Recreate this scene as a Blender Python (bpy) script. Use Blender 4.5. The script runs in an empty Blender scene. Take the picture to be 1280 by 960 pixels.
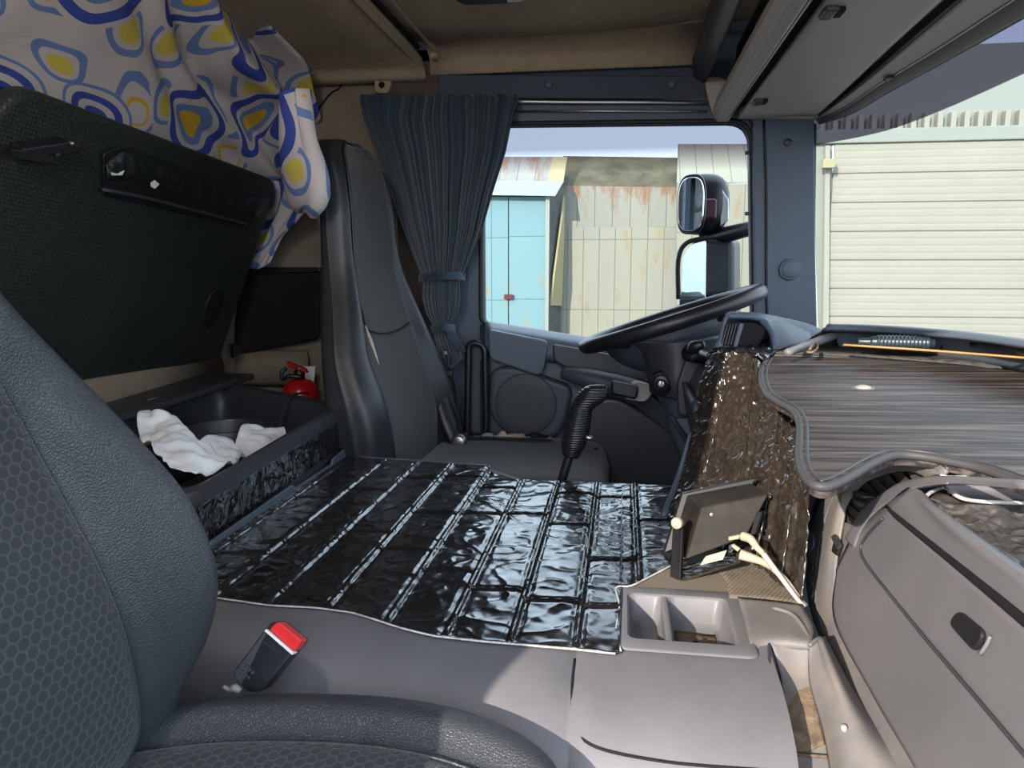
import bpy, bmesh, math, random
from math import sin, cos, pi, atan, sqrt, radians
from mathutils import Vector as V, Matrix, noise
random.seed(7)
S = bpy.context.scene
COL = S.collection

# ------------------------------------------------------------------ camera
FP = 930.0
CZ = 1.05
pit = atan(143 / FP); yaw = atan(140 / FP * cos(pit))
CAMR = V((cos(yaw), sin(yaw), 0)); CAMH = V((-sin(yaw), cos(yaw), 0))
CAMW = CAMH * cos(pit) - V((0, 0, 1)) * sin(pit); CAMU = CAMH * sin(pit) + V((0, 0, 1)) * cos(pit)
C0 = V((0, 0, CZ))
cam = bpy.data.objects.new('camera', bpy.data.cameras.new('camera'))
COL.objects.link(cam); S.camera = cam
cam.location = C0; cam.rotation_euler = (pi / 2 - pit, 0, yaw)
cam.data.sensor_width = 36; cam.data.lens = FP / 1280 * 36; cam.data.clip_start = .02; cam.data.clip_end = 500

def ray(x, y): return CAMW + CAMR * ((x - 640) / FP) + CAMU * ((480 - y) / FP)
def P(x, y, d): q = ray(x, y); return C0 + q * (d / q.y)          # point on the vertical plane at distance d across the cab
def X(x, y, d): q = ray(x, y); return C0 + q * (d / q.x)          # point on the plane x = d
def Z(x, y, d): q = ray(x, y); return C0 + q * ((d - CZ) / q.z)   # point at height d
def D(x, y, off=0.0):                                              # point on the sloping face of the passenger dashboard
    q = ray(x, y); k = (.135 + off + .25 * CZ) / (q.x - .25 * q.z); return C0 + q * k

# ------------------------------------------------------------------ materials
def newmat(name):
    m = bpy.data.materials.new(name); m.use_nodes = True
    nt = m.node_tree; b = nt.nodes['Principled BSDF']; return m, nt, b
def N(nt, t, **k):
    n = nt.nodes.new(t)
    for a, v in k.items():
        if hasattr(n, a) and a not in ('inputs',): setattr(n, a, v)
    return n
def setin(n, **k):
    for a, v in k.items(): n.inputs[a.replace('_', ' ')].default_value = v
def srgb(r, g, b):
    f = lambda c: (c / 255 / 12.92) if c / 255 <= .04045 else ((c / 255 + .055) / 1.055) ** 2.4
    return (f(r), f(g), f(b), 1)
def mat(name, col, rough=.5, spec=.5, metal=0, bump=None, scale=400, bstr=.1, kind='noise', var=0, vscale=8, coat=0, dist=.001, sheen=0, coord='Object', stretch=None, vcol=None):
    m, nt, b = newmat(name)
    b.inputs['Base Color'].default_value = (*col[:3], 1); b.inputs['Roughness'].default_value = rough
    b.inputs['Specular IOR Level'].default_value = spec; b.inputs['Metallic'].default_value = metal
    b.inputs['Coat Weight'].default_value = coat; b.inputs['Coat Roughness'].default_value = .08
    b.inputs['Sheen Weight'].default_value = sheen
    tc = N(nt, 'ShaderNodeTexCoord'); src = tc.outputs[coord]
    if stretch:
        mp = N(nt, 'ShaderNodeMapping'); mp.inputs['Scale'].default_value = stretch
        nt.links.new(src, mp.inputs['Vector']); src = mp.outputs['Vector']
    if bstr:
        if kind == 'noise':
            t = N(nt, 'ShaderNodeTexNoise'); setin(t, Scale=scale, Detail=4.0); h = t.outputs['Fac']
        elif kind == 'voronoi':
            t = N(nt, 'ShaderNodeTexVoronoi'); t.feature = 'DISTANCE_TO_EDGE'; setin(t, Scale=scale); h = t.outputs['Distance']
            cl = N(nt, 'ShaderNodeMapRange'); setin(cl, From_Max=.25); nt.links.new(h, cl.inputs['Value']); h = cl.outputs['Result']
        elif kind == 'wave':
            t = N(nt, 'ShaderNodeTexWave'); t.bands_direction = 'Z'; setin(t, Scale=scale, Distortion=1.5); h = t.outputs['Fac']
        bp = N(nt, 'ShaderNodeBump'); setin(bp, Strength=bstr, Distance=dist)
        nt.links.new(t.inputs['Vector'].node.inputs['Vector'].links[0].from_socket if False else src, t.inputs['Vector'])
        nt.links.new(h, bp.inputs['Height']); nt.links.new(bp.outputs['Normal'], b.inputs['Normal'])
    if var:
        t2 = N(nt, 'ShaderNodeTexNoise'); setin(t2, Scale=vscale, Detail=6.0, Roughness=.65); nt.links.new(src, t2.inputs['Vector'])
        mx = N(nt, 'ShaderNodeMix', data_type='RGBA'); c2 = vcol if vcol else [min(1, c * (1 + var)) for c in col[:3]]
        c1 = [c * (1 - (var if not vcol else 0)) for c in col[:3]]
        mx.inputs['A'].default_value = (*c1, 1); mx.inputs['B'].default_value = (*c2[:3], 1)
        mr = N(nt, 'ShaderNodeMapRange'); setin(mr, From_Min=.35, From_Max=.68); nt.links.new(t2.outputs['Fac'], mr.inputs['Value'])
        nt.links.new(mr.outputs['Result'], mx.inputs['Factor']); nt.links.new(mx.outputs['Result'], b.inputs['Base Color'])
    return m

M = {}
M['plastic'] = mat('grey_grained_plastic', (.142, .137, .148), .48, .5, bump=1, scale=900, bstr=.25, dist=.0004, var=.12, vscale=5)
M['plastic_dusty'] = mat('dusty_grey_plastic', (.135, .13, .14), .6, .4, bump=1, scale=700, bstr=.25, dist=.0004, var=.1, vscale=18, vcol=(.20, .175, .155))
M['trim'] = mat('blue_grey_trim_plastic', (.085, .108, .145), .5, .5, scale=900, bstr=.2, dist=.0004)
M['dark'] = mat('charcoal_plastic', (.04, .042, .048), .42, .5, scale=700, bstr=.15, dist=.0004, var=.12)
M['door'] = mat('door_trim_plastic', (.055, .066, .082), .5, .5, scale=800, bstr=.2, dist=.0004, var=.08)
M['black'] = mat('black_plastic', (.012, .012, .014), .38, .5, scale=500, bstr=.1, dist=.0003)
M['matte'] = mat('black_matte', (.008, .008, .009), .8, .3, bstr=0)
M['rubber'] = mat('rubber_seal', (.02, .02, .022), .55, .4, bstr=0)
M['chrome'] = mat('bright_metal', (.75, .75, .76), .22, .5, metal=1, bstr=0)
M['steel'] = mat('brushed_metal', (.55, .55, .57), .35, .5, metal=1, bstr=.1, scale=200)
M['leather'] = mat('black_grained_leather', (.034, .038, .044), .4, .5, kind='voronoi', scale=330, bstr=.45, dist=.0007, var=.1)
M['leather_far'] = mat('worn_black_leather', (.026, .028, .031), .38, .5, kind='voronoi', scale=420, bstr=.2, dist=.0005, var=.25, vscale=9)
M['cloth_far'] = mat('charcoal_seat_cloth', (.04, .041, .043), .85, .2, scale=900, bstr=.5, dist=.0006, sheen=.25, var=.1)
M['headliner'] = mat('tan_headliner_felt', (.43, .33, .225), .95, .1, scale=500, bstr=.5, dist=.0008, sheen=.1, var=.08, vscale=30)
M['wallfelt'] = mat('beige_wall_felt', (.25, .20, .15), .95, .1, scale=500, bstr=.5, dist=.0008, var=.08, vscale=20)
M['brownfelt'] = mat('brown_wall_felt', (.115, .085, .07), .95, .1, scale=500, bstr=.5, dist=.0008, var=.1)
M['bluefelt'] = mat('blue_grey_header', (.075, .095, .125), .7, .3, scale=500, bstr=.2, dist=.0005)
M['console'] = mat('overhead_console_plastic', (.50, .465, .42), .5, .5, scale=900, bstr=.25, dist=.0004)
M['curtain'] = mat('slate_curtain_cloth', (.030, .055, .078), .8, .25, scale=900, bstr=.3, dist=.0005, sheen=.3)
M['tissue'] = mat('white_tissue', (.86, .86, .87), .9, .1, scale=40, bstr=.5, dist=.004)
M['red'] = mat('red_enamel', (.50, .010, .012), .25, .5, bstr=0)
M['redbtn'] = mat('red_button', (.75, .03, .03), .3, .5, bstr=0)
M['white'] = mat('cream_plastic', (.36, .32, .23), .5, .4, scale=60, bstr=.1, var=.08)
M['slat'] = mat('dusty_vent_slat', (.085, .075, .065), .6, .3, bstr=0)
M['cable'] = mat('white_cable_sheath', (.42, .37, .34), .5, .4, bstr=0)
M['foam'] = mat('torn_foam', (.50, .42, .33), .95, .1, scale=90, bstr=1, dist=.006, var=.3, vscale=30)
M['rim'] = mat('table_edge_plastic', (.055, .052, .055), .55, .3, bstr=0)
M['tear'] = mat('worn_film_edge', (.55, .53, .50), .6, .4, scale=300, bstr=.4, dist=.002, var=.4, vscale=60)
M['dirt'] = mat('brown_dust', (.17, .125, .085), .95, .1, scale=300, bstr=.8, dist=.0015, var=.4, vscale=60)
M['belt'] = mat('seat_belt_webbing', (.03, .033, .036), .7, .3, scale=900, bstr=.4, dist=.0005)
M['gripfilm'] = mat('wrapped_tape', (.016, .016, .017), .3, .5, kind='wave', scale=60, bstr=.5, dist=.002, stretch=(.15, .15, 1))
M['blueholder'] = mat('teal_black_plastic', (.02, .035, .045), .35, .5, bstr=0)
M['orange'] = mat('orange_stick', (.45, .20, .06), .5, .4, bstr=0)
M['greenbits'] = mat('yellow_green_plastic', (.35, .36, .04), .5, .4, bstr=0, var=.5, vscale=90)
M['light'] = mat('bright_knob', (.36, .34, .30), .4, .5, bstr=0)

def nodes_mat(name, fn):
    m, nt, b = newmat(name); fn(nt, b, nt.links.new); return m
# glossy embossed film: dark, many shallow creases
def foil(name, base, r1=.12, r2=.34, scale=26, strength=.9, dist=.006, metal=0., coat=.6, v=None):
    def fn(nt, b, L):
        tc = N(nt, 'ShaderNodeTexCoord')
        n0 = N(nt, 'ShaderNodeTexNoise'); setin(n0, Scale=scale * .6, Detail=2.0)
        L(tc.outputs['Object'], n0.inputs['Vector'])
        mxv = N(nt, 'ShaderNodeMix', data_type='VECTOR'); mxv.inputs['Factor'].default_value = .10
        L(tc.outputs['Object'], mxv.inputs['A']); L(n0.outputs['Color'], mxv.inputs['B'])
        vo = N(nt, 'ShaderNodeTexVoronoi'); vo.feature = 'SMOOTH_F1'; setin(vo, Scale=scale); vo.inputs['Smoothness'].default_value = .35
        L(mxv.outputs['Result'], vo.inputs['Vector'])
        rg = N(nt, 'ShaderNodeTexNoise'); rg.noise_type = 'RIDGED_MULTIFRACTAL'; setin(rg, Scale=scale * 1.1, Detail=5.0, Roughness=.5)
        L(mxv.outputs['Result'], rg.inputs['Vector'])
        ad = N(nt, 'ShaderNodeMath', operation='MULTIPLY_ADD'); L(rg.outputs['Fac'], ad.inputs[0]); ad.inputs[1].default_value = .35; L(vo.outputs['Distance'], ad.inputs[2])
        bp = N(nt, 'ShaderNodeBump'); setin(bp, Strength=strength, Distance=dist); L(ad.outputs['Value'], bp.inputs['Height'])
        L(bp.outputs['Normal'], b.inputs['Normal']); L(bp.outputs['Normal'], b.inputs['Coat Normal'])
        nn = N(nt, 'ShaderNodeTexNoise'); setin(nn, Scale=35.0, Detail=6.0); L(tc.outputs['Object'], nn.inputs['Vector'])
        mr = N(nt, 'ShaderNodeMapRange'); setin(mr, From_Min=.35, From_Max=.7, To_Min=r1, To_Max=r2); L(nn.outputs['Fac'], mr.inputs['Value']); L(mr.outputs['Result'], b.inputs['Roughness'])
        mx = N(nt, 'ShaderNodeMix', data_type='RGBA'); mx.inputs['A'].default_value = (*base, 1); mx.inputs['B'].default_value = (*(v or [c * 2.2 for c in base]), 1)
        sp = N(nt, 'ShaderNodeTexNoise'); setin(sp, Scale=120.0, Detail=3.0); L(tc.outputs['Object'], sp.inputs['Vector'])
        m2 = N(nt, 'ShaderNodeMapRange'); setin(m2, From_Min=.55, From_Max=.75); L(sp.outputs['Fac'], m2.inputs['Value']); L(m2.outputs['Result'], mx.inputs['Factor'])
        L(mx.outputs['Result'], b.inputs['Base Color'])
        b.inputs['Metallic'].default_value = metal; b.inputs['Coat Weight'].default_value = coat; b.inputs['Coat Roughness'].default_value = .08
        b.inputs['Specular IOR Level'].default_value = .6
    return nodes_mat(name, fn)
M['foil'] = foil('black_embossed_film', (.010, .009, .009), scale=22, dist=.003, strength=.8)
M['foil_brown'] = foil('sunlit_brown_film', (.026, .020, .016), r1=.14, r2=.34, scale=30, dist=.006, coat=.7, v=(.055, .042, .032))  # brown base puts warm sunlight into the black film's colour
M['foil_dash'] = foil('dusty_silver_film', (.09, .085, .085), r1=.25, r2=.5, scale=40, dist=.005, metal=.3, coat=.3, v=(.25, .22, .2))
M['foil_bin'] = foil('speckled_black_film', (.007, .007, .008), r1=.06, r2=.2, scale=32, dist=.006, v=(.05, .05, .05))

def hexfn(sc, c0, c1, strength):
    def fn(nt, b, L):
        uv = N(nt, 'ShaderNodeTexCoord')
        sx = N(nt, 'ShaderNodeSeparateXYZ'); L(uv.outputs['UV'], sx.inputs[0])
        def mth(op, a, bb=None, c=None):
            n = N(nt, 'ShaderNodeMath', operation=op)
            for i, q in enumerate((a, bb, c)):
                if q is None: continue
                if isinstance(q, (int, float)): n.inputs[i].default_value = q
                else: L(q, n.inputs[i])
            return n.outputs[0]
        U = mth('MULTIPLY', sx.outputs['X'], sc); W = mth('MULTIPLY', sx.outputs['Y'], sc)
        def cell(ou, ov):
            a = mth('SUBTRACT', mth('FLOORED_MODULO', mth('ADD', U, ou), 1.0), .5)
            c = mth('SUBTRACT', mth('FLOORED_MODULO', mth('ADD', W, ov), 1.7320508), .8660254)
            a = mth('ABSOLUTE', a); c = mth('ABSOLUTE', c)
            return mth('MAXIMUM', a, mth('ADD', mth('MULTIPLY', a, .5), mth('MULTIPLY', c, .8660254)))
        d = mth('MINIMUM', cell(0, 0), cell(.5, .8660254))
        mr = N(nt, 'ShaderNodeMapRange'); setin(mr, From_Min=.36, From_Max=.5); L(d, mr.inputs['Value'])
        mx = N(nt, 'ShaderNodeMix', data_type='RGBA'); mx.inputs['A'].default_value = (*c0, 1); mx.inputs['B'].default_value = (*c1, 1)
        L(mr.outputs['Result'], mx.inputs['Factor'])
        L(mx.outputs['Result'], b.inputs['Base Color'])
        nz = N(nt, 'ShaderNodeTexNoise'); setin(nz, Scale=1200.0, Detail=2.0); L(uv.outputs['Object'], nz.inputs['Vector'])
        ad = mth('ADD', mth('MULTIPLY', mth('SUBTRACT', 1.0, mr.outputs['Result']), 1.0), mth('MULTIPLY', nz.outputs['Fac'], .35))
        bp = N(nt, 'ShaderNodeBump'); setin(bp, Strength=strength, Distance=.0012); L(ad, bp.inputs['Height']); L(bp.outputs['Normal'], b.inputs['Normal'])
        b.inputs['Roughness'].default_value = .85; b.inputs['Sheen Weight'].default_value = .15; b.inputs['Specular IOR Level'].default_value = .25
    return fn
M['hex'] = nodes_mat('hexagon_seat_cloth', hexfn(92, (.030, .033, .035), (.062, .068, .070), .6))

def bunkfn(nt, b, L):
    tc = N(nt, 'ShaderNodeTexCoord')
    vo = N(nt, 'ShaderNodeTexVoronoi'); setin(vo, Scale=130.0, Randomness=.25); L(tc.outputs['UV'], vo.inputs['Vector'])
    bp = N(nt, 'ShaderNodeBump'); setin(bp, Strength=.7, Distance=.002); L(vo.outputs['Distance'], bp.inputs['Height']); L(bp.outputs['Normal'], b.inputs['Normal'])
    nz = N(nt, 'ShaderNodeTexNoise'); setin(nz, Scale=6.0, Detail=5.0); L(tc.outputs['UV'], nz.inputs['Vector'])
    mx = N(nt, 'ShaderNodeMix', data_type='RGBA'); mx.inputs['A'].default_value = (.012, .017, .015, 1); mx.inputs['B'].default_value = (.022, .029, .025, 1)
    L(nz.outputs['Fac'], mx.inputs['Factor']); L(mx.outputs['Result'], b.inputs['Base Color'])
    b.inputs['Roughness'].default_value = .5
M['bunk'] = nodes_mat('dark_green_textured_vinyl', bunkfn)

# retro cloth print: nested rounded rings, blue / white / yellow
def printfn(nt, b, L):
    tc = N(nt, 'ShaderNodeTexCoord')
    nz = N(nt, 'ShaderNodeTexNoise'); setin(nz, Scale=3.2, Detail=1.0); L(tc.outputs['UV'], nz.inputs['Vector'])
    mxv = N(nt, 'ShaderNodeMix', data_type='VECTOR'); mxv.inputs['Factor'].default_value = .16
    L(tc.outputs['UV'], mxv.inputs['A']); L(nz.outputs['Color'], mxv.inputs['B'])
    def rings(scale, off, stops, stops2):
        mp = N(nt, 'ShaderNodeMapping'); mp.inputs['Location'].default_value = off; L(mxv.outputs['Result'], mp.inputs['Vector'])
        vo = N(nt, 'ShaderNodeTexVoronoi'); vo.distance = 'MINKOWSKI'; vo.inputs['Exponent'].default_value = 2.6; vo.voronoi_dimensions = '2D'
        setin(vo, Scale=scale, Randomness=.75); L(mp.outputs['Vector'], vo.inputs['Vector'])
        out = []
        for st in (stops, stops2):
            r = N(nt, 'ShaderNodeValToRGB'); r.color_ramp.interpolation = 'CONSTANT'
            els = r.color_ramp.elements
            while len(els) < len(st): els.new(.5)
            for e, (p, c) in zip(els, st): e.position = p; e.color = c
            L(vo.outputs['Distance'], r.inputs['Fac']); out.append(r.outputs['Color'])
        sp = N(nt, 'ShaderNodeSeparateColor'); L(vo.outputs['Color'], sp.inputs[0])
        gt = N(nt, 'ShaderNodeMath', operation='GREATER_THAN'); L(sp.outputs[0], gt.inputs[0]); gt.inputs[1].default_value = .55
        mx = N(nt, 'ShaderNodeMix', data_type='RGBA'); L(gt.outputs[0], mx.inputs['Factor']); L(out[0], mx.inputs['A']); L(out[1], mx.inputs['B'])
        return mx.outputs['Result'], vo.outputs['Distance']
    W = srgb(214, 203, 200); B = srgb(72, 88, 170); LB = srgb(120, 145, 195); Y = srgb(228, 180, 60); Y2 = srgb(225, 205, 95); G = srgb(150, 140, 150)
    a, da = rings(4.6, (0.35, .1, 0), [(0, B), (.12, W), (.20, B), (.29, W), (.37, LB), (.41, W)], [(0, Y), (.12, LB), (.20, W), (.27, B), (.36, W)])
    bb, db = rings(7.0, (3.3, 1.7, 0), [(0, Y2), (.17, W), (.25, LB), (.33, W)], [(0, W), (.2, Y), (.26, W), (.38, LB), (.48, W)])
    gt = N(nt, 'ShaderNodeMath', operation='GREATER_THAN'); L(da, gt.inputs[0]); gt.inputs[1].default_value = .41
    mx = N(nt, 'ShaderNodeMix', data_type='RGBA'); L(gt.outputs[0], mx.inputs['Factor']); L(a, mx.inputs['A']); L(bb, mx.inputs['B'])
    L(mx.outputs['Result'], b.inputs['Base Color']); b.inputs['Roughness'].default_value = .9; b.inputs['Specular IOR Level'].default_value = .15
    n2 = N(nt, 'ShaderNodeTexNoise'); setin(n2, Scale=22.0, Detail=3.0); L(tc.outputs['UV'], n2.inputs['Vector'])
    bp = N(nt, 'ShaderNodeBump'); setin(bp, Strength=.35, Distance=.008); L(n2.outputs['Fac'], bp.inputs['Height']); L(bp.outputs['Normal'], b.inputs['Normal'])
M['print'] = nodes_mat('retro_ring_print_cotton', printfn)

def woodfn(nt, b, L):
    tc = N(nt, 'ShaderNodeTexCoord'); mp = N(nt, 'ShaderNodeMapping'); mp.inputs['Scale'].default_value = (1.3, 30, 30); mp.inputs['Rotation'].default_value = (0, 0, radians(10))
    L(tc.outputs['Object'], mp.inputs['Vector'])
    nz = N(nt, 'ShaderNodeTexNoise'); setin(nz, Scale=3.2, Detail=7.0, Roughness=.6, Distortion=.5); L(mp.outputs['Vector'], nz.inputs['Vector'])
    mr = N(nt, 'ShaderNodeMapRange'); setin(mr, From_Min=.45, From_Max=.66); L(nz.outputs['Fac'], mr.inputs['Value'])
    mx = N(nt, 'ShaderNodeMix', data_type='RGBA'); mx.inputs['A'].default_value = (.026, .022, .022, 1); mx.inputs['B'].default_value = (.13, .108, .10, 1)
    L(mr.outputs['Result'], mx.inputs['Factor']); L(mx.outputs['Result'], b.inputs['Base Color'])
    bp = N(nt, 'ShaderNodeBump'); setin(bp, Strength=.3, Distance=.0008); L(nz.outputs['Fac'], bp.inputs['Height']); L(bp.outputs['Normal'], b.inputs['Normal'])
    b.inputs['Roughness'].default_value = .48; b.inputs['Specular IOR Level'].default_value = .15
M['wood'] = nodes_mat('dark_ash_laminate', woodfn)

def hatchfn(c0, c1, sc):
    def fn(nt, b, L):
        tc = N(nt, 'ShaderNodeTexCoord'); w = N(nt, 'ShaderNodeTexChecker'); setin(w, Scale=sc); L(tc.outputs['Object'], w.inputs['Vector'])
        w.inputs['Color1'].default_value = (*c0, 1); w.inputs['Color2'].default_value = (*c1, 1)
        L(w.outputs['Color'], b.inputs['Base Color']); b.inputs['Roughness'].default_value = .85
        bp = N(nt, 'ShaderNodeBump'); setin(bp, Strength=.8, Distance=.001); L(w.outputs['Fac'], bp.inputs['Height']); L(bp.outputs['Normal'], b.inputs['Normal'])
    return fn
M['mat_weave'] = nodes_mat('woven_rubber', hatchfn((.10, .085, .065), (.22, .18, .14), 330))
def ribfn(c0, c1, sc, rot=0.):
    def fn(nt, b, L):
        tc = N(nt, 'ShaderNodeTexCoord'); mp = N(nt, 'ShaderNodeMapping'); mp.inputs['Rotation'].default_value = (0, 0, rot); L(tc.outputs['Object'], mp.inputs['Vector'])
        w = N(nt, 'ShaderNodeTexWave'); setin(w, Scale=sc); L(mp.outputs['Vector'], w.inputs['Vector'])
        mx = N(nt, 'ShaderNodeMix', data_type='RGBA'); mx.inputs['A'].default_value = (*c0, 1); mx.inputs['B'].default_value = (*c1, 1); L(w.outputs['Fac'], mx.inputs['Factor'])
        nz = N(nt, 'ShaderNodeTexNoise'); setin(nz, Scale=40.0, Detail=6.0); L(tc.outputs['Object'], nz.inputs['Vector'])
        m2 = N(nt, 'ShaderNodeMix', data_type='RGBA'); L(mx.outputs['Result'], m2.inputs['A']); m2.inputs['B'].default_value = (.19, .15, .11, 1)
        mr = N(nt, 'ShaderNodeMapRange'); setin(mr, From_Min=.4, From_Max=.7); L(nz.outputs['Fac'], mr.inputs['Value']); L(mr.outputs['Result'], m2.inputs['Factor'])
        L(m2.outputs['Result'], b.inputs['Base Color']); b.inputs['Roughness'].default_value = .85
        bp = N(nt, 'ShaderNodeBump'); setin(bp, Strength=.8, Distance=.001); L(w.outputs['Fac'], bp.inputs['Height']); L(bp.outputs['Normal'], b.inputs['Normal'])
    return fn
M['ribbed'] = nodes_mat('ribbed_rubber', ribfn((.09, .075, .055), (.17, .14, .10), 60, .5))
def speakerfn(nt, b, L):
    tc = N(nt, 'ShaderNodeTexCoord'); v = N(nt, 'ShaderNodeTexVoronoi'); setin(v, Scale=230.0, Randomness=.1); L(tc.outputs['Object'], v.inputs['Vector'])
    mr = N(nt, 'ShaderNodeMapRange'); setin(mr, From_Min=.15, From_Max=.35); L(v.outputs['Distance'], mr.inputs['Value'])
    mx = N(nt, 'ShaderNodeMix', data_type='RGBA'); mx.inputs['A'].default_value = (.012, .012, .014, 1); mx.inputs['B'].default_value = (.06, .065, .072, 1)
    L(mr.outputs['Result'], mx.inputs['Factor']); L(mx.outputs['Result'], b.inputs['Base Color']); b.inputs['Roughness'].default_value = .6
M['speaker'] = nodes_mat('perforated_grille', speakerfn)

# glass
def glassfn(tint, z0=None, z1=None, tint2=None, dirt=.06, gl=.07):
    def fn(nt, b, L):
        out = nt.nodes['Material Output']; nt.nodes.remove(b)
        tr = N(nt, 'ShaderNodeBsdfTransparent'); gs = N(nt, 'ShaderNodeBsdfGlossy'); gs.inputs['Roughness'].default_value = 0.0
        df = N(nt, 'ShaderNodeBsdfDiffuse'); df.inputs['Color'].default_value = (.6, .6, .62, 1)
        tr.inputs['Color'].default_value = (*tint, 1)
        if z0 is not None:
            tc = N(nt, 'ShaderNodeTexCoord'); sx = N(nt, 'ShaderNodeSeparateXYZ'); L(tc.outputs['UV'], sx.inputs[0])
            mr = N(nt, 'ShaderNodeMapRange'); setin(mr, From_Min=z0, From_Max=z1); L(sx.outputs['Y'], mr.inputs['Value'])
            mx = N(nt, 'ShaderNodeMix', data_type='RGBA'); mx.inputs['A'].default_value = (*tint, 1); mx.inputs['B'].default_value = (*tint2, 1)
            L(mr.outputs['Result'], mx.inputs['Factor']); L(mx.outputs['Result'], tr.inputs['Color'])
        m1 = N(nt, 'ShaderNodeMixShader'); m1.inputs[0].default_value = dirt; L(tr.outputs[0], m1.inputs[1])
        if dirt: L(df.outputs[0], m1.inputs[2])
        else: L(tr.outputs[0], m1.inputs[2])
        lw = N(nt, 'ShaderNodeLayerWeight'); lw.inputs['Blend'].default_value = .5; pw = N(nt, 'ShaderNodeMath', operation='POWER'); L(lw.outputs['Facing'], pw.inputs[0]); pw.inputs[1].default_value = 5.0; fr = N(nt, 'ShaderNodeMath', operation='MULTIPLY_ADD'); L(pw.outputs[0], fr.inputs[0]); fr.inputs[1].default_value = .35; fr.inputs[2].default_value = 0.0
        m2 = N(nt, 'ShaderNodeMixShader'); L(fr.outputs[0], m2.inputs[0]); L(m1.outputs[0], m2.inputs[1]); L(gs.outputs[0], m2.inputs[2]); L(m2.outputs[0], out.inputs['Surface'])
    return fn
M['glass'] = nodes_mat('side_window_glass', glassfn((.80, .83, .82), .80, .90, (.37, .37, .39), dirt=.0))
M['windshield'] = nodes_mat('windscreen_glass_with_sunband', glassfn((.80, .82, .80), .50, .505, (.30, .30, .34), dirt=.03))
M['mirror'] = mat('mirror_glass', (.9, .92, .95), .01, .5, metal=1, bstr=0)

# outside
def sheetfn(c0, c1, rust, sx, sz, rustlo, rusthi):
    def fn(nt, b, L):
        tc = N(nt, 'ShaderNodeTexCoord'); br = N(nt, 'ShaderNodeTexBrick'); L(tc.outputs['UV'], br.inputs['Vector'])
        br.offset = 0; setin(br, Scale=1.0, Mortar_Size=.012, Brick_Width=sx, Row_Height=sz)
        br.inputs['Color1'].default_value = (*c0, 1); br.inputs['Color2'].default_value = (*c1, 1); br.inputs['Mortar'].default_value = tuple(c * .45 for c in c0) + (1,)
        nz = N(nt, 'ShaderNodeTexNoise'); setin(nz, Scale=.9, Detail=9.0, Roughness=.7)
        mp = N(nt, 'ShaderNodeMapping'); mp.inputs['Scale'].default_value = (2.2, .7, 1); L(tc.outputs['UV'], mp.inputs['Vector']); L(mp.outputs['Vector'], nz.inputs['Vector'])
        sp = N(nt, 'ShaderNodeSeparateXYZ'); L(tc.outputs['UV'], sp.inputs[0])
        mh = N(nt, 'ShaderNodeMapRange'); setin(mh, From_Min=rustlo, From_Max=rusthi, To_Min=-.14, To_Max=.12); L(sp.outputs['Y'], mh.inputs['Value'])
        ad = N(nt, 'ShaderNodeMath', operation='ADD'); L(nz.outputs['Fac'], ad.inputs[0]); L(mh.outputs['Result'], ad.inputs[1])
        mr = N(nt, 'ShaderNodeMapRange'); setin(mr, From_Min=.53, From_Max=.66, To_Max=.85); L(ad.outputs[0], mr.inputs['Value'])
        mx = N(nt, 'ShaderNodeMix', data_type='RGBA'); L(mr.outputs['Result'], mx.inputs['Factor']); L(br.outputs['Color'], mx.inputs['A']); mx.inputs['B'].default_value = (*rust, 1)
        L(mx.outputs['Result'], b.inputs['Base Color']); b.inputs['Roughness'].default_value = .75
    return fn
RUST = (0.180, 0.080, 0.040)
M['sheet'] = nodes_mat('weathered_sheet_metal', sheetfn((0.200, 0.200, 0.180), (0.230, 0.225, 0.190), RUST, .55, 2.6, -.6, 1.5))
M['sheet_low'] = nodes_mat('pale_weathered_sheet', sheetfn((0.235, 0.230, 0.185), (0.210, 0.210, 0.190), (0.230, 0.165, 0.090), .5, 2.2, -10, 18))
M['roofrust'] = nodes_mat('rusty_roof_sheet', sheetfn((0.210, 0.205, 0.200), (0.250, 0.240, 0.230), RUST, .55, 9, -1.5, 1.2))
M['bluepaint'] = nodes_mat('sky_blue_door_paint', sheetfn((0.135, 0.240, 0.270), (0.125, 0.230, 0.270), (0.250, 0.185, 0.100), 1.3, 1.9, 7, -3))
M['yellow_panel'] = mat('pale_yellow_panel', (0.310, 0.275, 0.160), .8, .2, bstr=0)
M['greyboard'] = mat('grey_shed_side', (0.100, 0.105, 0.100), .85, .2, bstr=.3, scale=6, dist=.02, var=.2, vscale=2)
M['darkroof'] = mat('moss_grey_roof', (0.085, 0.075, 0.050), .9, .2, bstr=.3, scale=8, dist=.02, var=.35, vscale=1.5)
M['gatewhite'] = mat('cream_gate_panel', (.275, .27, .235), .6, .3, bstr=0, var=.04, vscale=1)
M['gateframe'] = mat('pale_grey_steel', (0.225, 0.250, 0.230), .5, .4, bstr=0)
M['asphalt'] = mat('yard_ground', (0.150, 0.140, 0.125), .95, .2, bstr=.5, scale=6, dist=.02, var=.2, vscale=.6)
M['yellowbox'] = mat('cream_lamp_box', (0.310, 0.280, 0.170), .6, .3, bstr=0)
M['mirrorred'] = mat('dark_red_paint', (0.080, 0.010, 0.015), .3, .5, bstr=0)

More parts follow.
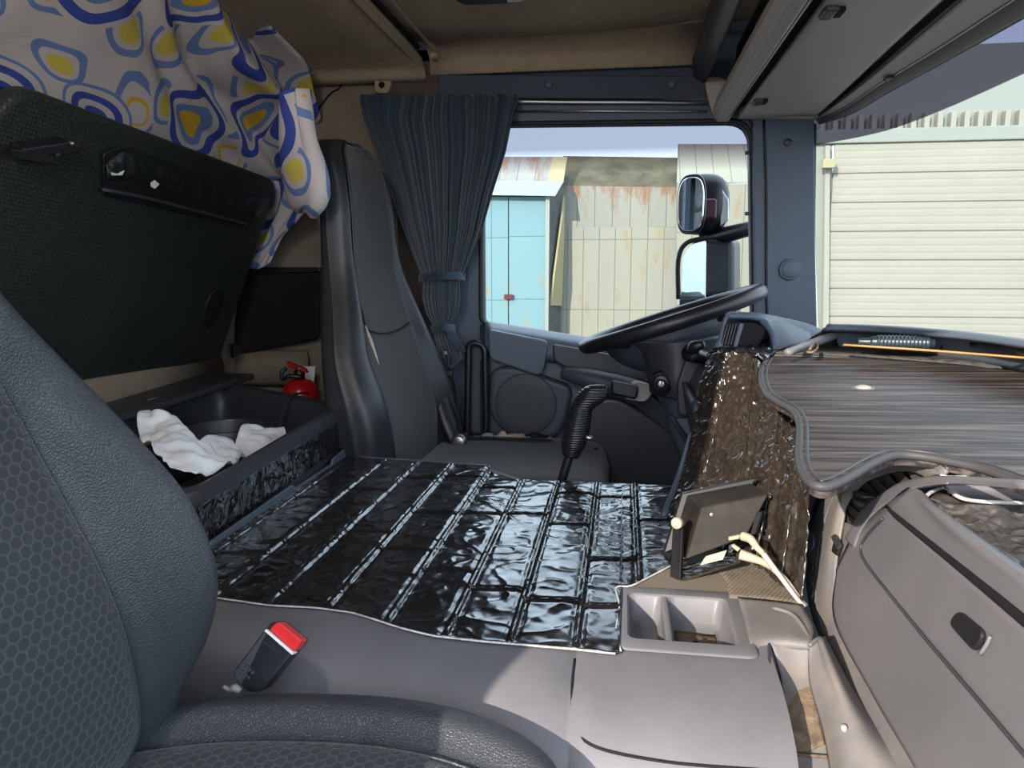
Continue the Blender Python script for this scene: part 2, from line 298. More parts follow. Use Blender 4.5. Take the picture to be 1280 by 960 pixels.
# ------------------------------------------------------------------ builders
def link(o, parent=None):
    COL.objects.link(o)
    if parent is not None:
        o.parent = parent
        if parent.type == 'EMPTY': o.matrix_parent_inverse = Matrix.Translation(-parent.location)
    return o
def thing(name, label, cat, loc=(0, 0, 0), group=None):
    e = bpy.data.objects.new(name, None); e.location = loc; e.empty_display_size = .05
    e['label'] = label; e['category'] = cat
    if group: e['group'] = group
    COL.objects.link(e); return e
def tag(o, label, cat, group=None):
    o['label'] = label; o['category'] = cat
    if group: o['group'] = group
    return o
def struct(o): o['kind'] = 'structure'; return o
def mesh(name, vs, fs, m, parent=None, smooth=True, uv=None):
    me = bpy.data.meshes.new(name); me.from_pydata([tuple(v) for v in vs], [], fs); me.materials.append(m)
    if uv:
        l = me.uv_layers.new(name='UVMap')
        for lp in me.loops: l.data[lp.index].uv = uv[lp.vertex_index]
    bm = bmesh.new(); bm.from_mesh(me); bmesh.ops.recalc_face_normals(bm, faces=bm.faces); bm.to_mesh(me); bm.free()
    if smooth:
        for p in me.polygons: p.use_smooth = True
    return link(bpy.data.objects.new(name, me), parent)
def cat1(p0, p1, p2, p3, t):
    return .5 * ((2 * p1) + (p2 - p0) * t + (2 * p0 - 5 * p1 + 4 * p2 - p3) * t * t + (3 * p1 - p0 - 3 * p2 + p3) * t ** 3)
def spline(pts, n, closed=False):
    pts = [V(p) for p in pts]; k = len(pts); out = []
    if n <= 1: return pts
    for i in range(k if closed else k - 1):
        g = (lambda j: pts[j % k]) if closed else (lambda j: pts[j] if 0 <= j < k else (2 * pts[0] - pts[1] if j < 0 else 2 * pts[-1] - pts[-2]))
        for s in range(n): out.append(cat1(g(i - 1), g(i), g(i + 1), g(i + 2), s / n))
    if not closed: out.append(pts[-1])
    return out
def dense(rows, nu, nv, cu_=False):
    r1 = [spline(r, nu, cu_) for r in rows]
    cols = [spline([r[j] for r in r1], nv) for j in range(len(r1[0]))]
    return [[cols[j][i] for j in range(len(cols))] for i in range(len(cols[0]))]
def gridmesh(name, G, m, parent=None, closed=False, caps=False, thick=0, uvn=False, skip=None, offset=0, smooth=True):
    R, K = len(G), len(G[0]); vs = [p for r in G for p in r]; fs = []; uv = []
    cum = [0]
    mid = K // 2
    for i in range(1, R): cum.append(cum[-1] + (G[i][mid] - G[i - 1][mid]).length)
    for i in range(R):
        a = 0
        for j in range(K):
            if j: a += (G[i][j] - G[i][j - 1]).length
            uv.append((j / (K - 1), i / (R - 1)) if uvn else (a, cum[i]))
    if not uvn:
        wmid = [uv[i * K + mid][0] for i in range(R)]
        uv = [(u - wmid[i // K], v) for i, (u, v) in enumerate(uv)]
    for i in range(R - 1):
        for j in range(K if closed else K - 1):
            if skip and skip(i, j): continue
            j2 = (j + 1) % K; fs.append((i * K + j, i * K + j2, (i + 1) * K + j2, (i + 1) * K + j))
    if caps: fs.append(tuple(range(K))); fs.append(tuple((R - 1) * K + j for j in range(K)))
    o = mesh(name, vs, fs, m, parent, smooth, uv)
    if thick:
        s = o.modifiers.new('s', 'SOLIDIFY'); s.thickness = thick; s.offset = offset
    return o
def surf(name, rows, m, parent=None, nu=6, nv=6, closed=False, caps=False, thick=.006, uvn=False, disp=None, offset=0):
    G = dense(rows, nu, nv, closed)
    if disp:
        R, K = len(G), len(G[0]); H = [[None] * K for _ in range(R)]
        for i in range(R):
            for j in range(K):
                a = G[min(i + 1, R - 1)][j] - G[max(i - 1, 0)][j]; b = G[i][min(j + 1, K - 1)] - G[i][max(j - 1, 0)]
                n = a.cross(b); n = n.normalized() if n.length > 1e-12 else V((0, 0, 1))
                H[i][j] = G[i][j] + n * disp(j / (K - 1), i / (R - 1), G[i][j])
        G = H
    return gridmesh(name, G, m, parent, closed, caps, thick, uvn, None, offset)
def bev(o, w, seg=3):
    if w: b = o.modifiers.new('b', 'BEVEL'); b.width = w; b.segments = seg; b.limit_method = 'ANGLE'; b.angle_limit = radians(35); b.harden_normals = False
    return o
def prism(name, pts, ext, m, parent=None, b=.003, smooth=True):
    pts = [V(p) for p in pts]; n = len(pts); ext = V(ext)
    vs = pts + [p + ext for p in pts]
    fs = [tuple(range(n)), tuple(range(2 * n - 1, n - 1, -1))] + [(i, (i + 1) % n, n + (i + 1) % n, n + i) for i in range(n)]
    o = mesh(name, vs, fs, m, parent, False); return bev(o, b)
def box(name, c, s, m, parent=None, b=.003, rot=None):
    R = Matrix.Identity(3) if rot is None else rot
    vs = [V(c) + R @ V((sx * s[0] / 2, sy * s[1] / 2, sz * s[2] / 2)) for sx in (-1, 1) for sy in (-1, 1) for sz in (-1, 1)]
    fs = [(0, 1, 3, 2), (4, 6, 7, 5), (0, 4, 5, 1), (2, 3, 7, 6), (0, 2, 6, 4), (1, 5, 7, 3)]
    return bev(mesh(name, vs, fs, m, parent, False), b)
def hexa(name, f, k, m, parent=None, b=.003):   # front quad f, back quad k
    vs = list(f) + list(k); fs = [(0, 1, 2, 3), (7, 6, 5, 4)] + [(i, (i + 1) % 4, 4 + (i + 1) % 4, 4 + i) for i in range(4)]
    return bev(mesh(name, vs, fs, m, parent, False), b)
def tube(name, pts, r, m, parent=None, n=6, seg=12, closed=False, flat=1.0, up=(0, 0, 1)):
    P_ = spline(pts, n, closed); K = len(P_)
    rs = r if isinstance(r, (list, tuple)) else [r] * len(pts)
    def rad(i):
        t = i / max(1, n); a = int(t); a2 = min(a + 1, len(rs) - 1); a = min(a, len(rs) - 1); return rs[a] + (rs[a2] - rs[a]) * (t - int(t))
    vs = []; up = V(up); N0 = None
    for i, p in enumerate(P_):
        t = (P_[(i + 1) % K] - P_[i - 1]) if closed else (P_[min(i + 1, K - 1)] - P_[max(i - 1, 0)])
        t = t.normalized()
        if N0 is None:
            N0 = t.cross(up); N0 = N0 if N0.length > .05 else t.cross(V((1, 0, 0)))
        N0 = (N0 - t * N0.dot(t)).normalized(); B = t.cross(N0)
        for k in range(seg):
            a = 2 * pi * k / seg; vs.append(p + (N0 * cos(a) + B * sin(a) * flat) * rad(i))
    fs = []
    for i in range(K if closed else K - 1):
        for k in range(seg): i2 = (i + 1) % K; k2 = (k + 1) % seg; fs.append((i * seg + k, i * seg + k2, i2 * seg + k2, i2 * seg + k))
    if not closed: fs.append(tuple(range(seg))); fs.append(tuple((K - 1) * seg + k for k in range(seg)))
    return mesh(name, vs, fs, m, parent)
def lathe(name, prof, o, axis, m, parent=None, seg=32, side=None):
    ax = V(axis).normalized(); a = ax.cross(V((0, 0, 1)));  a = a if a.length > .05 else ax.cross(V((1, 0, 0))); a.normalize(); b = ax.cross(a)
    vs = []; fs = []; K = len(prof)
    for (r, h) in prof:
        for s in range(seg): t = 2 * pi * s / seg; vs.append(V(o) + ax * h + (a * cos(t) + b * sin(t)) * max(r, 1e-5))
    for i in range(K - 1):
        for s in range(seg): s2 = (s + 1) % seg; fs.append((i * seg + s, i * seg + s2, (i + 1) * seg + s2, (i + 1) * seg + s))
    fs.append(tuple(range(seg))); fs.append(tuple((K - 1) * seg + s for s in range(seg)))
    ob = mesh(name, vs, fs, m, parent)
    return bev(ob, .0008, 1)
def rrect(x0, x1, y0, y1, r, n=6):
    out = []
    for cx, cy, a0 in ((x1 - r, y1 - r, 0), (x0 + r, y1 - r, 90), (x0 + r, y0 + r, 180), (x1 - r, y0 + r, 270)):
        for k in range(n + 1): a = radians(a0 + 90 * k / n); out.append((cx + r * cos(a), cy + r * sin(a)))
    return out
def roundpoly(pts, r, n=5):
    out = []; pts = [V(p) for p in pts]; K = len(pts)
    for i in range(K):
        p = pts[i]; a = pts[i - 1] - p; b = pts[(i + 1) % K] - p; rr = r[i] if isinstance(r, (list, tuple)) else r
        rr = min(rr, a.length * .49, b.length * .49)
        A = p + a.normalized() * rr; B = p + b.normalized() * rr
        for k in range(n + 1): t = k / n; out.append(A * (1 - t) ** 2 + p * 2 * t * (1 - t) + B * t * t)
    return out
exec_parts = []
SUND = (.48, 1.0, -.46); SUNE = 5.0; SKYS = 1.5; SKYG = .35; EXPO = 0.84; LAMPE = 5.0
# ------------------------------------------------------------------ cab shell
YW = 2.30          # far door wall
def frame_strip(name, hole, outer, m, parent=None, th=.05):
    n = len(hole); vs = [V(p) for p in hole] + [V(p) for p in outer]
    fs = [(i, (i + 1) % n, n + (i + 1) % n, n + i) for i in range(n)]
    o = mesh(name, vs, fs, m, parent, False); s = o.modifiers.new('s', 'SOLIDIFY'); s.thickness = th; s.offset = 0
    return o
# door window opening, rounded corners, sill dropping towards the front
wc = [P(604, 158, YW), P(936, 154, YW), P(940, 452, YW), P(735, 424, YW), P(604, 404, YW)]
hole = roundpoly(wc, [.05, .06, .06, .1, .03], 6)
cx = sum(p.x for p in hole) / len(hole); cz = sum(p.z for p in hole) / len(hole)
def outer_pt(p, x0, x1, z0, z1):
    dx, dz = p.x - cx, p.z - cz
    t = min([(x1 - cx) / dx if dx > 1e-6 else 1e9, (x0 - cx) / dx if dx < -1e-6 else 1e9, (z1 - cz) / dz if dz > 1e-6 else 1e9, (z0 - cz) / dz if dz < -1e-6 else 1e9])
    return V((cx + dx * t, YW, cz + dz * t))
mid = [outer_pt(p, -.475, .41, .60, 1.53) for p in hole]
# snap nearest points to corners so the rectangle is full
for (qx, qz) in ((-.475, .60), (.41, .60), (.41, 1.53), (-.475, 1.53)):
    b = min(range(len(mid)), key=lambda i: (mid[i].x - qx) ** 2 + (mid[i].z - qz) ** 2); mid[b] = V((qx, YW, qz))
wl = struct(frame_strip('door_1', hole, mid, M['trim'], None, .07))
bpy.data.objects['door_1']['kind'] = 'structure'
# wall pieces round the door
struct(box('wall_left_rear', (-.84, YW + .02, .84), (.73, .06, 1.72), M['brownfelt'], None, 0))
struct(box('wall_left_top', (-.15, YW + .03, 1.66), (1.3, .08, .26), M['bluefelt'], None, 0))
struct(box('wall_left_lower', (0, YW + .05, .30), (1.2, .06, .62), M['door'], None, 0))
struct(box('wall_left_front', (.80, YW + .03, .40), (.80, .06, .9), M['trim'], None, 0))
# B pillar, light grey column behind the curtain
struct(prism('trim_1', [P(562, 120, 2.27), P(604, 120, 2.27), P(606, 410, 2.27), P(606, 575, 2.27), P(556, 575, 2.27)], (0, .03, 0), M['trim'], None, .006))
# header panel with blue cast
struct(prism('trim_2', [P(548, 93, 2.265), P(880, 95, 2.265), P(884, 124, 2.265), P(548, 122, 2.265)], (0, .035, 0), M['bluefelt'], None, .004))
for px in (686, 840):
    lathe('screw_cap', [(.0, -.004), (.011, -.004), (.012, 0), (.012, .003)], P(px, 105, 2.262), (0, 1, 0), M['trim'], bpy.data.objects['trim_2'], 20)
# curtain track and slot under the header
rl = thing('curtain_rail', 'slim pale metal curtain track running above the driver window', 'curtain rail', tuple(P(460, 122, 2.25)))
tube('track', [P(452, 120, 2.25), P(640, 127, 2.25), P(884, 128, 2.25)], .006, M['steel'], rl, 3, 8)
tube('lower_track', [P(640, 139, 2.255), P(884, 139, 2.255)], .003, M['steel'], rl, 2, 8)
struct(prism('trim_3', [P(640, 131, 2.268), P(884, 131, 2.268), P(884, 150, 2.268), P(640, 150, 2.268)], (0, .03, 0), M['trim'], None, .003))
# rubber seal round the window
tube('window_seal', [p + V((0, -.038, 0)) for p in hole], .007, M['rubber'], bpy.data.objects['door_1'], 1, 8, True)
# glass pane
gl = [p + V((0, .015, 0)) for p in hole]
zs = [p.z for p in gl]; z0_, z1_ = min(zs), max(zs)
g = mesh('window_1', gl, [tuple(range(len(gl)))], M['glass'], None, False, [(p.x, (p.z - z0_) / (z1_ - z0_)) for p in gl])
g.modifiers.new('s', 'SOLIDIFY').thickness = .004; struct(g)
for py in (191, 267): box('window_stop', P(934, py, 2.255), (.012, .012, .010), M['black'], bpy.data.objects['door_1'], .002)

# A pillar and front right trim panel
pil = prism('trim_4', [P(935, 146, 2.24), P(1018, 146, 2.24), P(1019, 300, 2.24), P(1022, 440, 2.24), P(1022, 560, 2.24), P(944, 560, 2.24), P(944, 420, 2.24), P(941, 150, 2.24)], (0, .06, 0), M['trim'], None, .008); struct(pil)
tube('pillar_seam', [P(955, 150, 2.238), P(958, 240, 2.238), P(958, 360, 2.238), P(960, 400, 2.238)], .004, M['rubber'], pil, 4, 8)
lathe('trim_cap', [(0, -.008), (.022, -.008), (.024, -.005), (.026, -.006), (.030, -.004), (.031, 0)], P(987, 337, 2.238), (0, 1, 0), M['trim'], pil, 28)
lathe('screw_cap', [(0, -.004), (.010, -.004), (.011, 0)], P(985, 178, 2.238), (0, 1, 0), M['dark'], pil, 20)
lathe('screw_cap', [(0, -.004), (.011, -.004), (.012, 0)], P(982, 401, 2.20), (0, 1, 0), M['dark'], pil, 20)

# ceiling: front sheet, lower rear sheet, cove over the door, lip between them
ce = surf('ceiling', [[V((x, y, 1.70 + .01 * sin(x * 3))) for x in (-.62, -.2, .2, .75)] for y in (-.2, .8, 1.6, 2.15)], M['headliner'], None, 4, 4, thick=.02); struct(ce)
xs = P(540, 76, 2.28).x
struct(surf('ceiling_cove', [[V((x, 2.12, 1.70)), V((x, 2.20, 1.692)), V((x, 2.255, 1.665)), V((x, 2.262, 1.62))] for x in (xs, -.2, .2)], M['headliner'], None, 4, 3, thick=.01))
struct(surf('ceiling_rear', [[V((x, y, z)) for y, z in ((-.2, 1.665), (1.0, 1.66), (2.1, 1.655), (2.262, 1.61))] for x in (-1.3, -1.0, xs - .012)], M['headliner'], None, 4, 3, thick=.02))
struct(tube('trim_5', [V((xs - .03, -.2, 1.65)), V((xs - .03, 1.2, 1.652)), V((xs - .03, 2.15, 1.648)), V((xs - .03, 2.22, 1.635))], .008, M['headliner'], None, 6, 12))
struct(tube('trim_6', [V((xs + .02, -.2, 1.688)), V((xs + .02, 2.1, 1.688)), V((xs + .02, 2.22, 1.66))], .010, M['headliner'], None, 6, 12))
box('reading_gap', (xs - .007, 1.0, 1.668), (.012, 2.3, .01), M['matte'], bpy.data.objects['ceiling_rear'], 0)
# roof shell above everything
struct(box('roof', (-.25, 1.05, 1.80), (2.4, 2.7, .04), M['dark'], None, 0))
struct(prism('trim_7', [P(470, 76, 2.262), P(548, 76, 2.262), P(548, 120, 2.262), P(470, 120, 2.262)], (0, .01, 0), M['brownfelt'], None, .002))
# rear wall, far rear corner
struct(box('wall_rear', (-1.27, 1.05, .85), (.06, 2.6, 1.74), M['wallfelt'], None, 0))
struct(surf('wall_rear_ledge', [[V((-1.24, y, .80)), V((-1.215, y, .79)), V((-1.205, y, .75)), V((-1.215, y, .68)), V((-1.24, y, .64))] for y in (-.1, 1.0, 2.1)], M['wallfelt'], None, 4, 3, thick=.01))
struct(surf('wall_left_ledge', [[P(px, 447, 2.26) + V((0, .0, .02)), P(px, 450, 2.23), P(px, 462, 2.225), P(px, 476, 2.24), P(px, 480, 2.26)] for px in (296, 330, 385)], M['wallfelt'], None, 4, 3, thick=.012))
struct(surf('wall_left_lining', [[V((x, 2.285, z)) for z in (.3, .7, 1.0, 1.35, 1.66)] for x in (-1.24, -1.0, -.70)], M['wallfelt'], None, 3, 3, thick=.008))
tube('lining_seam', [P(379, 93, 2.28), P(410, 95, 2.275), P(432, 92, 2.275), P(424, 110, 2.275), P(412, 118, 2.275), P(392, 145, 2.275)], .0025, M['matte'], bpy.data.objects['wall_left_lining'], 4, 6)
struct(tube('trim_8', [P(378, 74, 2.262), P(420, 88, 2.262), P(470, 90, 2.262), P(548, 93, 2.262)], .003, M['rubber'], None, 5, 6))
# near side of the cab (the open passenger doorway behind the photographer)
struct(box('wall_right_rear', (-.94, -.16, .86), (.72, .05, 1.74), M['wallfelt'], None, 0))
struct(box('wall_right_top', (-.1, -.16, 1.72), (1.5, .05, .12), M['trim'], None, 0))
struct(box('wall_right_sill', (-.1, -.16, .10), (1.5, .05, .2), M['trim'], None, 0))
# floor and engine side
struct(box('floor', (-.2, 1.05, -.03), (2.1, 2.6, .06), M['dark'], None, 0))
struct(box('wall_front', (.86, 1.05, .36), (.06, 2.6, .78), M['dark'], None, 0))

# windscreen: curved pane, UV y = height share
wsr = []
for y, x0 in ((2.28, .545), (2.1, .66), (1.8, .745), (1.2, .82), (.6, .82), (0, .75), (-.15, .65)):
    wsr.append([V((x0 + .03, y, .78)), V((x0 + .0, y, 1.1)), V((x0 - .035, y, 1.42)), V((x0 - .07, y, 1.72))])
G = dense(wsr, 6, 6)
ws = gridmesh('window_2', G, M['windshield'], None, False, False, .004, uvn=False); struct(ws)
# uv: y follows the sweep of the tinted band
me = ws.data; uvl = me.uv_layers[0].data
for lp in me.loops:
    co = me.vertices[lp.vertex_index].co
    band = 1.36 - .125 * max(0, min(1, (2.28 - co.y) / .9)) * 0 + .02
    uvl[lp.index].uv = (co.y, .5025 + (co.z - (1.395 + .05 * max(0, (2.05 - co.y)) )) * 4)
struct(tube('trim_9', [r[-1] + V((-.02, 0, -.02)) for r in wsr], .04, M['dark'], None, 5, 10))
struct(tube('trim_10', [V((.535, 2.26, .80)), V((.525, 2.26, 1.1)), V((.51, 2.26, 1.45))], .012, M['rubber'], None, 4, 10))

# ------------------------------------------------------------------ outside
struct(box('ground', (10, 30, -1.33), (140, 120, .06), M['asphalt'], None, 0))
sw = thing('warehouse', 'weathered sheet metal warehouse with rust streaks seen through the driver window', 'building', (-1, 24, -1.3))
def panel(name, q, m, parent, th=.15, sc=1.0):
    q = [V(p) for p in q]; x0 = q[0].x; z0 = min(p.z for p in q)
    o = mesh(name, q + [p + V((0, th, 0)) for p in q], [(0, 1, 2, 3), (7, 6, 5, 4), (0, 1, 5, 4), (1, 2, 6, 5), (2, 3, 7, 6), (3, 0, 4, 7)], m, parent, False, [((p.x - x0) * sc, (p.z - z0) * sc) for p in q] * 2)
    return o
panel('upper_wall', [P(700, 232, 24), P(846, 234, 24), P(846, 284, 24), P(696, 284, 24)], M['sheet'], sw)
panel('lower_wall', [P(690, 284, 24), P(846, 284, 24), P(846, 470, 24), P(640, 470, 24)], M['sheet_low'], sw)
panel('roof', [P(704, 195, 26), P(850, 197, 26), P(850, 234, 24), P(700, 232, 24)], M['darkroof'], sw)
panel('front_wall', [P(846, 228, 23.5), P(1000, 230, 23.5), P(1000, 470, 23.5), P(846, 470, 23.5)], M['sheet_low'], sw)
panel('front_roof', [P(848, 180, 25), P(1000, 180, 25), P(1000, 228, 23.5), P(846, 228, 23.5)], M['sheet_low'], sw)
sh = thing('shed', 'low shed with pale blue metal doors and rusty lean-to roof outside driver window', 'shed', (-4, 20, -1.3))
panel('wall', [P(560, 240, 23.0), P(686, 240, 23.0), P(686, 450, 23.0), P(560, 450, 23.0)], M['greyboard'], sh, .2)
for a, bq in ((562, 635), (636, 682)):
    d_ = panel('door', [P(a, 246, 22.9), P(bq, 246, 22.9), P(bq, 450, 22.9), P(a, 450, 22.9)], M['bluepaint'], sh, .08)
prism('door_bolt', [P(630, 368, 22.8), P(641, 368, 22.8), P(641, 374, 22.8), P(630, 374, 22.8)], (0, .05, 0), M['mirrorred'], sh, 0)
panel('corner_post', [P(682, 240, 22.8), P(687, 240, 22.8), P(685, 450, 22.8), P(681, 450, 22.8)], M['gateframe'], sh, .1)
prism('side_wall', [P(687, 244, 22.9), P(704, 234, 23.8), P(700, 460, 23.8), P(686, 460, 22.9)], (-.1, 0, 0), M['greyboard'], sh, 0)
prism('yellow_panel', [P(704, 245, 23.6), P(703, 300, 23.6), P(700, 382, 23.6), P(687, 382, 23.0), P(691, 345, 23.0)], (.06, 0, 0), M['yellow_panel'], sh, 0)  # pale yellow wedge set on the shed's side wall
panel('lean_to_roof', [P(566, 226, 23.3), P(705, 226, 23.3), P(694, 245, 22.6), P(560, 243, 22.6)], M['gateframe'], sh, .05)
panel('upper_roof', [P(566, 196, 24.2), P(692, 196, 24.2), P(684, 226, 23.3), P(560, 226, 23.3)], M['roofrust'], sh, .1)
panel('roof_verge', [P(692, 196, 24.2), P(709, 196, 24.2), P(704, 228, 23.3), P(684, 226, 23.3)], M['yellow_panel'], sh, .1)

gt = thing('sectional_gate_building', 'cream ribbed sectional gate in pale steel frame beyond the windscreen', 'gate', (6, 16, -1.3))
GY = 16
nrib = 34
zt, zb = P(1040, 181, GY).z, -1.3
xa, xb = P(1042, 200, GY).x, P(1330, 200, GY).x + 3
vs = []; fs = []
for k in range(nrib * 4 + 1):
    z = zt + (zb - zt) * k / (nrib * 4); big = (k % 16 == 0); y = GY + (.03 if big else (.005 if k % 4 == 0 else 0))
    vs += [V((xa, y, z)), V((xb, y, z))]
for k in range(nrib * 4): fs.append((2 * k, 2 * k + 1, 2 * k + 3, 2 * k + 2))
o = mesh('ribbed_panel', vs, fs, M['gatewhite'], gt, False); o.modifiers.new('s', 'SOLIDIFY').thickness = .05
prism('jamb', [P(1017, 165, GY), P(1041, 165, GY), P(1041, 470, GY), P(1012, 470, GY)], (0, .2, 0), M['gateframe'], gt, .01)
prism('jamb_rail', [P(1032, 182, GY - .15), P(1038, 182, GY - .15), P(1036, 470, GY - .15), P(1028, 470, GY - .15)], (0, .1, 0), M['gatewhite'], gt, .01)
prism('lintel', [V((P(1012, 166, GY - .1).x, GY - .1, P(1012, 181, GY).z)), V((xb, GY - .1, P(1012, 181, GY).z)), V((xb, GY - .1, P(1012, 164, GY).z)), V((P(1012, 166, GY).x, GY - .1, P(1012, 164, GY).z))], (0, .3, 0), M['gateframe'], gt, .02)
for k in range(24):
    xx = P(1012, 160, GY).x + .25 + k * .24
    if xx > xb: break
    box('roof_rib', (xx, GY + .1, P(1012, 154, GY).z), (.10, .2, .30), M['gatewhite'], gt, .01)
prism('upper_cladding', [V((P(1000, 160, GY).x - 1, GY + .2, P(1012, 164, GY).z)), V((xb, GY + .2, P(1012, 164, GY).z)), V((xb, GY + .2, P(1012, 60, GY).z)), V((P(1000, 160, GY).x - 1, GY + .2, P(1012, 60, GY).z))], (0, .2, 0), M['gateframe'], gt, 0)
box('lamp_box', P(1035, 205, GY - .25), (.22, .2, .17), M['yellowbox'], gt, .01)

# exterior mirrors
mr_ = thing('wide_angle_mirror', 'small rounded wide-angle door mirror above the tall mirror outside', 'mirror', tuple(P(875, 255, 2.62)))
def blob(name, px, py, y, rx, rz, ry, m, parent, sup=2.6, cut=None, nseg=28, nr=14, tilt=0):
    c = P(px, py, y); vs = []; fs = []
    for i in range(nr + 1):
        th = pi * i / nr
        for k in range(nseg):
            ph = 2 * pi * k / nseg; f = lambda a: math.copysign(abs(a) ** (2 / sup), a)
            q = V((rx * f(cos(ph)) * abs(sin(th)) ** (2 / sup), -ry * f(cos(th)), rz * f(sin(ph)) * abs(sin(th)) ** (2 / sup)))
            if tilt: q = Matrix.Rotation(tilt, 3, 'Z') @ q
            vs.append(c + q)
    for i in range(nr):
        for k in range(nseg): k2 = (k + 1) % nseg; fs.append((i * nseg + k, i * nseg + k2, (i + 1) * nseg + k2, (i + 1) * nseg + k))
    return mesh(name, vs, fs, m, parent)
blob('shell', 879, 256, 2.66, .085, .102, .07, M['black'], mr_, 2.8)
def disk(name, cpx, w, h, m, parent, yawdeg, pitchdeg=0, sup=3.0, th=.008, bulge=.0):
    R = Matrix.Rotation(radians(yawdeg), 3, 'Z') @ Matrix.Rotation(radians(pitchdeg), 3, 'X')
    pts = []
    for k in range(40):
        a = 2 * pi * k / 40; f = lambda t: math.copysign(abs(t) ** (2 / sup), t)
        pts.append(V(cpx) + R @ V((w * f(cos(a)), 0, h * f(sin(a)))))
    return prism(name, pts, R @ V((0, th, 0)), m, parent, .002)
disk('mirror_glass', P(862, 256, 2.55) + V((0, -.02, 0)), .048, .085, M['mirror'], mr_, -38)
disk('rim', P(863, 256, 2.56) + V((0, -.012, 0)), .054, .096, M['black'], mr_, -38)
prism('back_window', [P(902, 235, 2.6), P(911, 250, 2.6), P(911, 275, 2.6), P(900, 284, 2.6)], (0, .05, 0), M['steel'], mr_, .003)
box('red_cover', P(886, 262, 2.585), (.05, .03, .07), M['mirrorred'], mr_, .01)
mm = thing('main_mirror', 'tall rectangular door mirror reflecting blue sky behind the steering wheel rim', 'mirror', tuple(P(885, 335, 2.6)))
hexa('shell', [P(848, 372, 2.6), P(918, 372, 2.6), P(918, 300, 2.6), P(866, 296, 2.6)], [P(870, 372, 2.76), P(926, 372, 2.76), P(926, 300, 2.76), P(880, 297, 2.76)], M['dark'], mm, .02)
hexa('lower_shell', [P(848, 372, 2.6), P(918, 372, 2.6), P(922, 450, 2.6), P(850, 440, 2.6)], [P(870, 372, 2.76), P(926, 372, 2.76), P(926, 450, 2.76), P(880, 440, 2.76)], M['dark'], mm, .01)
prism('mirror_glass', roundpoly([P(851, 374, 2.585), P(853, 322, 2.585), P(862, 306, 2.588), P(883, 300, 2.592), P(882, 374, 2.592)], [.004, .01, .02, .01, .004]), (0, .006, 0), M['mirror'], mm, .001)
tube('rim', [P(848, 374, 2.58), P(848, 325, 2.58), P(858, 304, 2.583), P(884, 297, 2.59)], .008, M['rubber'], mm, 6, 8)
tube('bracket_arm', [P(880, 300, 2.68), P(905, 294, 2.62), P(940, 285, 2.5), P(962, 282, 2.42)], [.03, .028, .024, .02], M['black'], mm, 5, 12)
# ------------------------------------------------------------------ driver door trim (child parts of the door)
dr = bpy.data.objects['door_1']
surf('inner_panel', [[P(600, py, y) for py, y in ((406, 2.27), (430, 2.22), (470, 2.2), (560, 2.2), (625, 2.22))],
                     [P(720, py, y) for py, y in ((424, 2.27), (450, 2.22), (490, 2.2), (560, 2.2), (628, 2.22))],
                     [P(860, py, y) for py, y in ((452, 2.27), (478, 2.22), (500, 2.2), (560, 2.2), (630, 2.22))],
                     [P(960, py, y) for py, y in ((462, 2.27), (488, 2.22), (510, 2.2), (560, 2.2), (630, 2.22))]], M['door'], dr, 6, 6, thick=.01)
surf('window_ledge', [[P(px, a, 2.285), P(px, a + 1, 2.26), P(px, a + 4, 2.225), P(px, a + 9, 2.19), P(px, a + 18, 2.175), P(px, a + 30, 2.17), P(px, a + 36, 2.19)] for px, a in ((606, 403), (660, 411), (740, 424), (830, 440), (930, 452))], M['trim'], dr, 4, 5, thick=.008)
# armrest panels
prism('armrest_panel', roundpoly([P(610, 412, 2.155), P(686, 427, 2.155), P(678, 472, 2.155), P(612, 449, 2.155)], [.01, .02, .03, .015]), (0, .05, 0), M['trim'], dr, .008)
prism('switch_panel', roundpoly([P(690, 430, 2.15), P(832, 456, 2.15), P(832, 482, 2.15), P(720, 466, 2.15), P(692, 452, 2.15)], .015), (0, .05, 0), M['dark'], dr, .006)
tube('armrest', [P(704, 466, 2.14), P(735, 473, 2.12), P(770, 481, 2.11), P(806, 488, 2.12)], [.022, .032, .034, .028], M['door'], dr, 6, 16, flat=.9)
prism('door_handle', roundpoly([P(764, 476, 2.045), P(799, 483, 2.045), P(796, 500, 2.045), P(764, 493, 2.045)], .012), (0, .05, 0), M['black'], dr, .006)
prism('handle_recess', roundpoly([P(790, 476, 2.07), P(811, 480, 2.07), P(817, 490, 2.07), P(807, 503, 2.07), P(780, 499, 2.07)], .014), (0, .02, 0), M['console'], dr, .003)
surf('armrest_sweep', [[P(806, 486, 2.13), P(830, 508, 2.13), P(850, 540, 2.13), P(862, 575, 2.14)], [P(760, 492, 2.15), P(800, 510, 2.15), P(835, 545, 2.15), P(850, 580, 2.16)]], M['door'], dr, 6, 6, thick=.02)
# speaker bulge and grille
sp = prism('speaker_pod', roundpoly([P(612, 462, 2.165), P(640, 457, 2.165), P(718, 484, 2.165), P(700, 552, 2.165), P(640, 550, 2.165), P(610, 520, 2.165)], [.03, .04, .04, .06, .05, .04]), (0, .06, 0), M['door'], dr, .015)
lathe('speaker_grille', [(0, -.006), (.06, -.006), (.092, -.003), (.094, .002)], P(657, 506, 2.163), (0, 1, 0), M['speaker'], dr, 40)
prism('door_pocket', roundpoly([P(724, 505, 2.13), P(770, 495, 2.13), P(850, 545, 2.13), P(860, 622, 2.13), P(700, 622, 2.13), P(704, 560, 2.13)], [.05, .04, .06, .02, .02, .06]), (0, .08, 0), M['dark'], dr, .02)

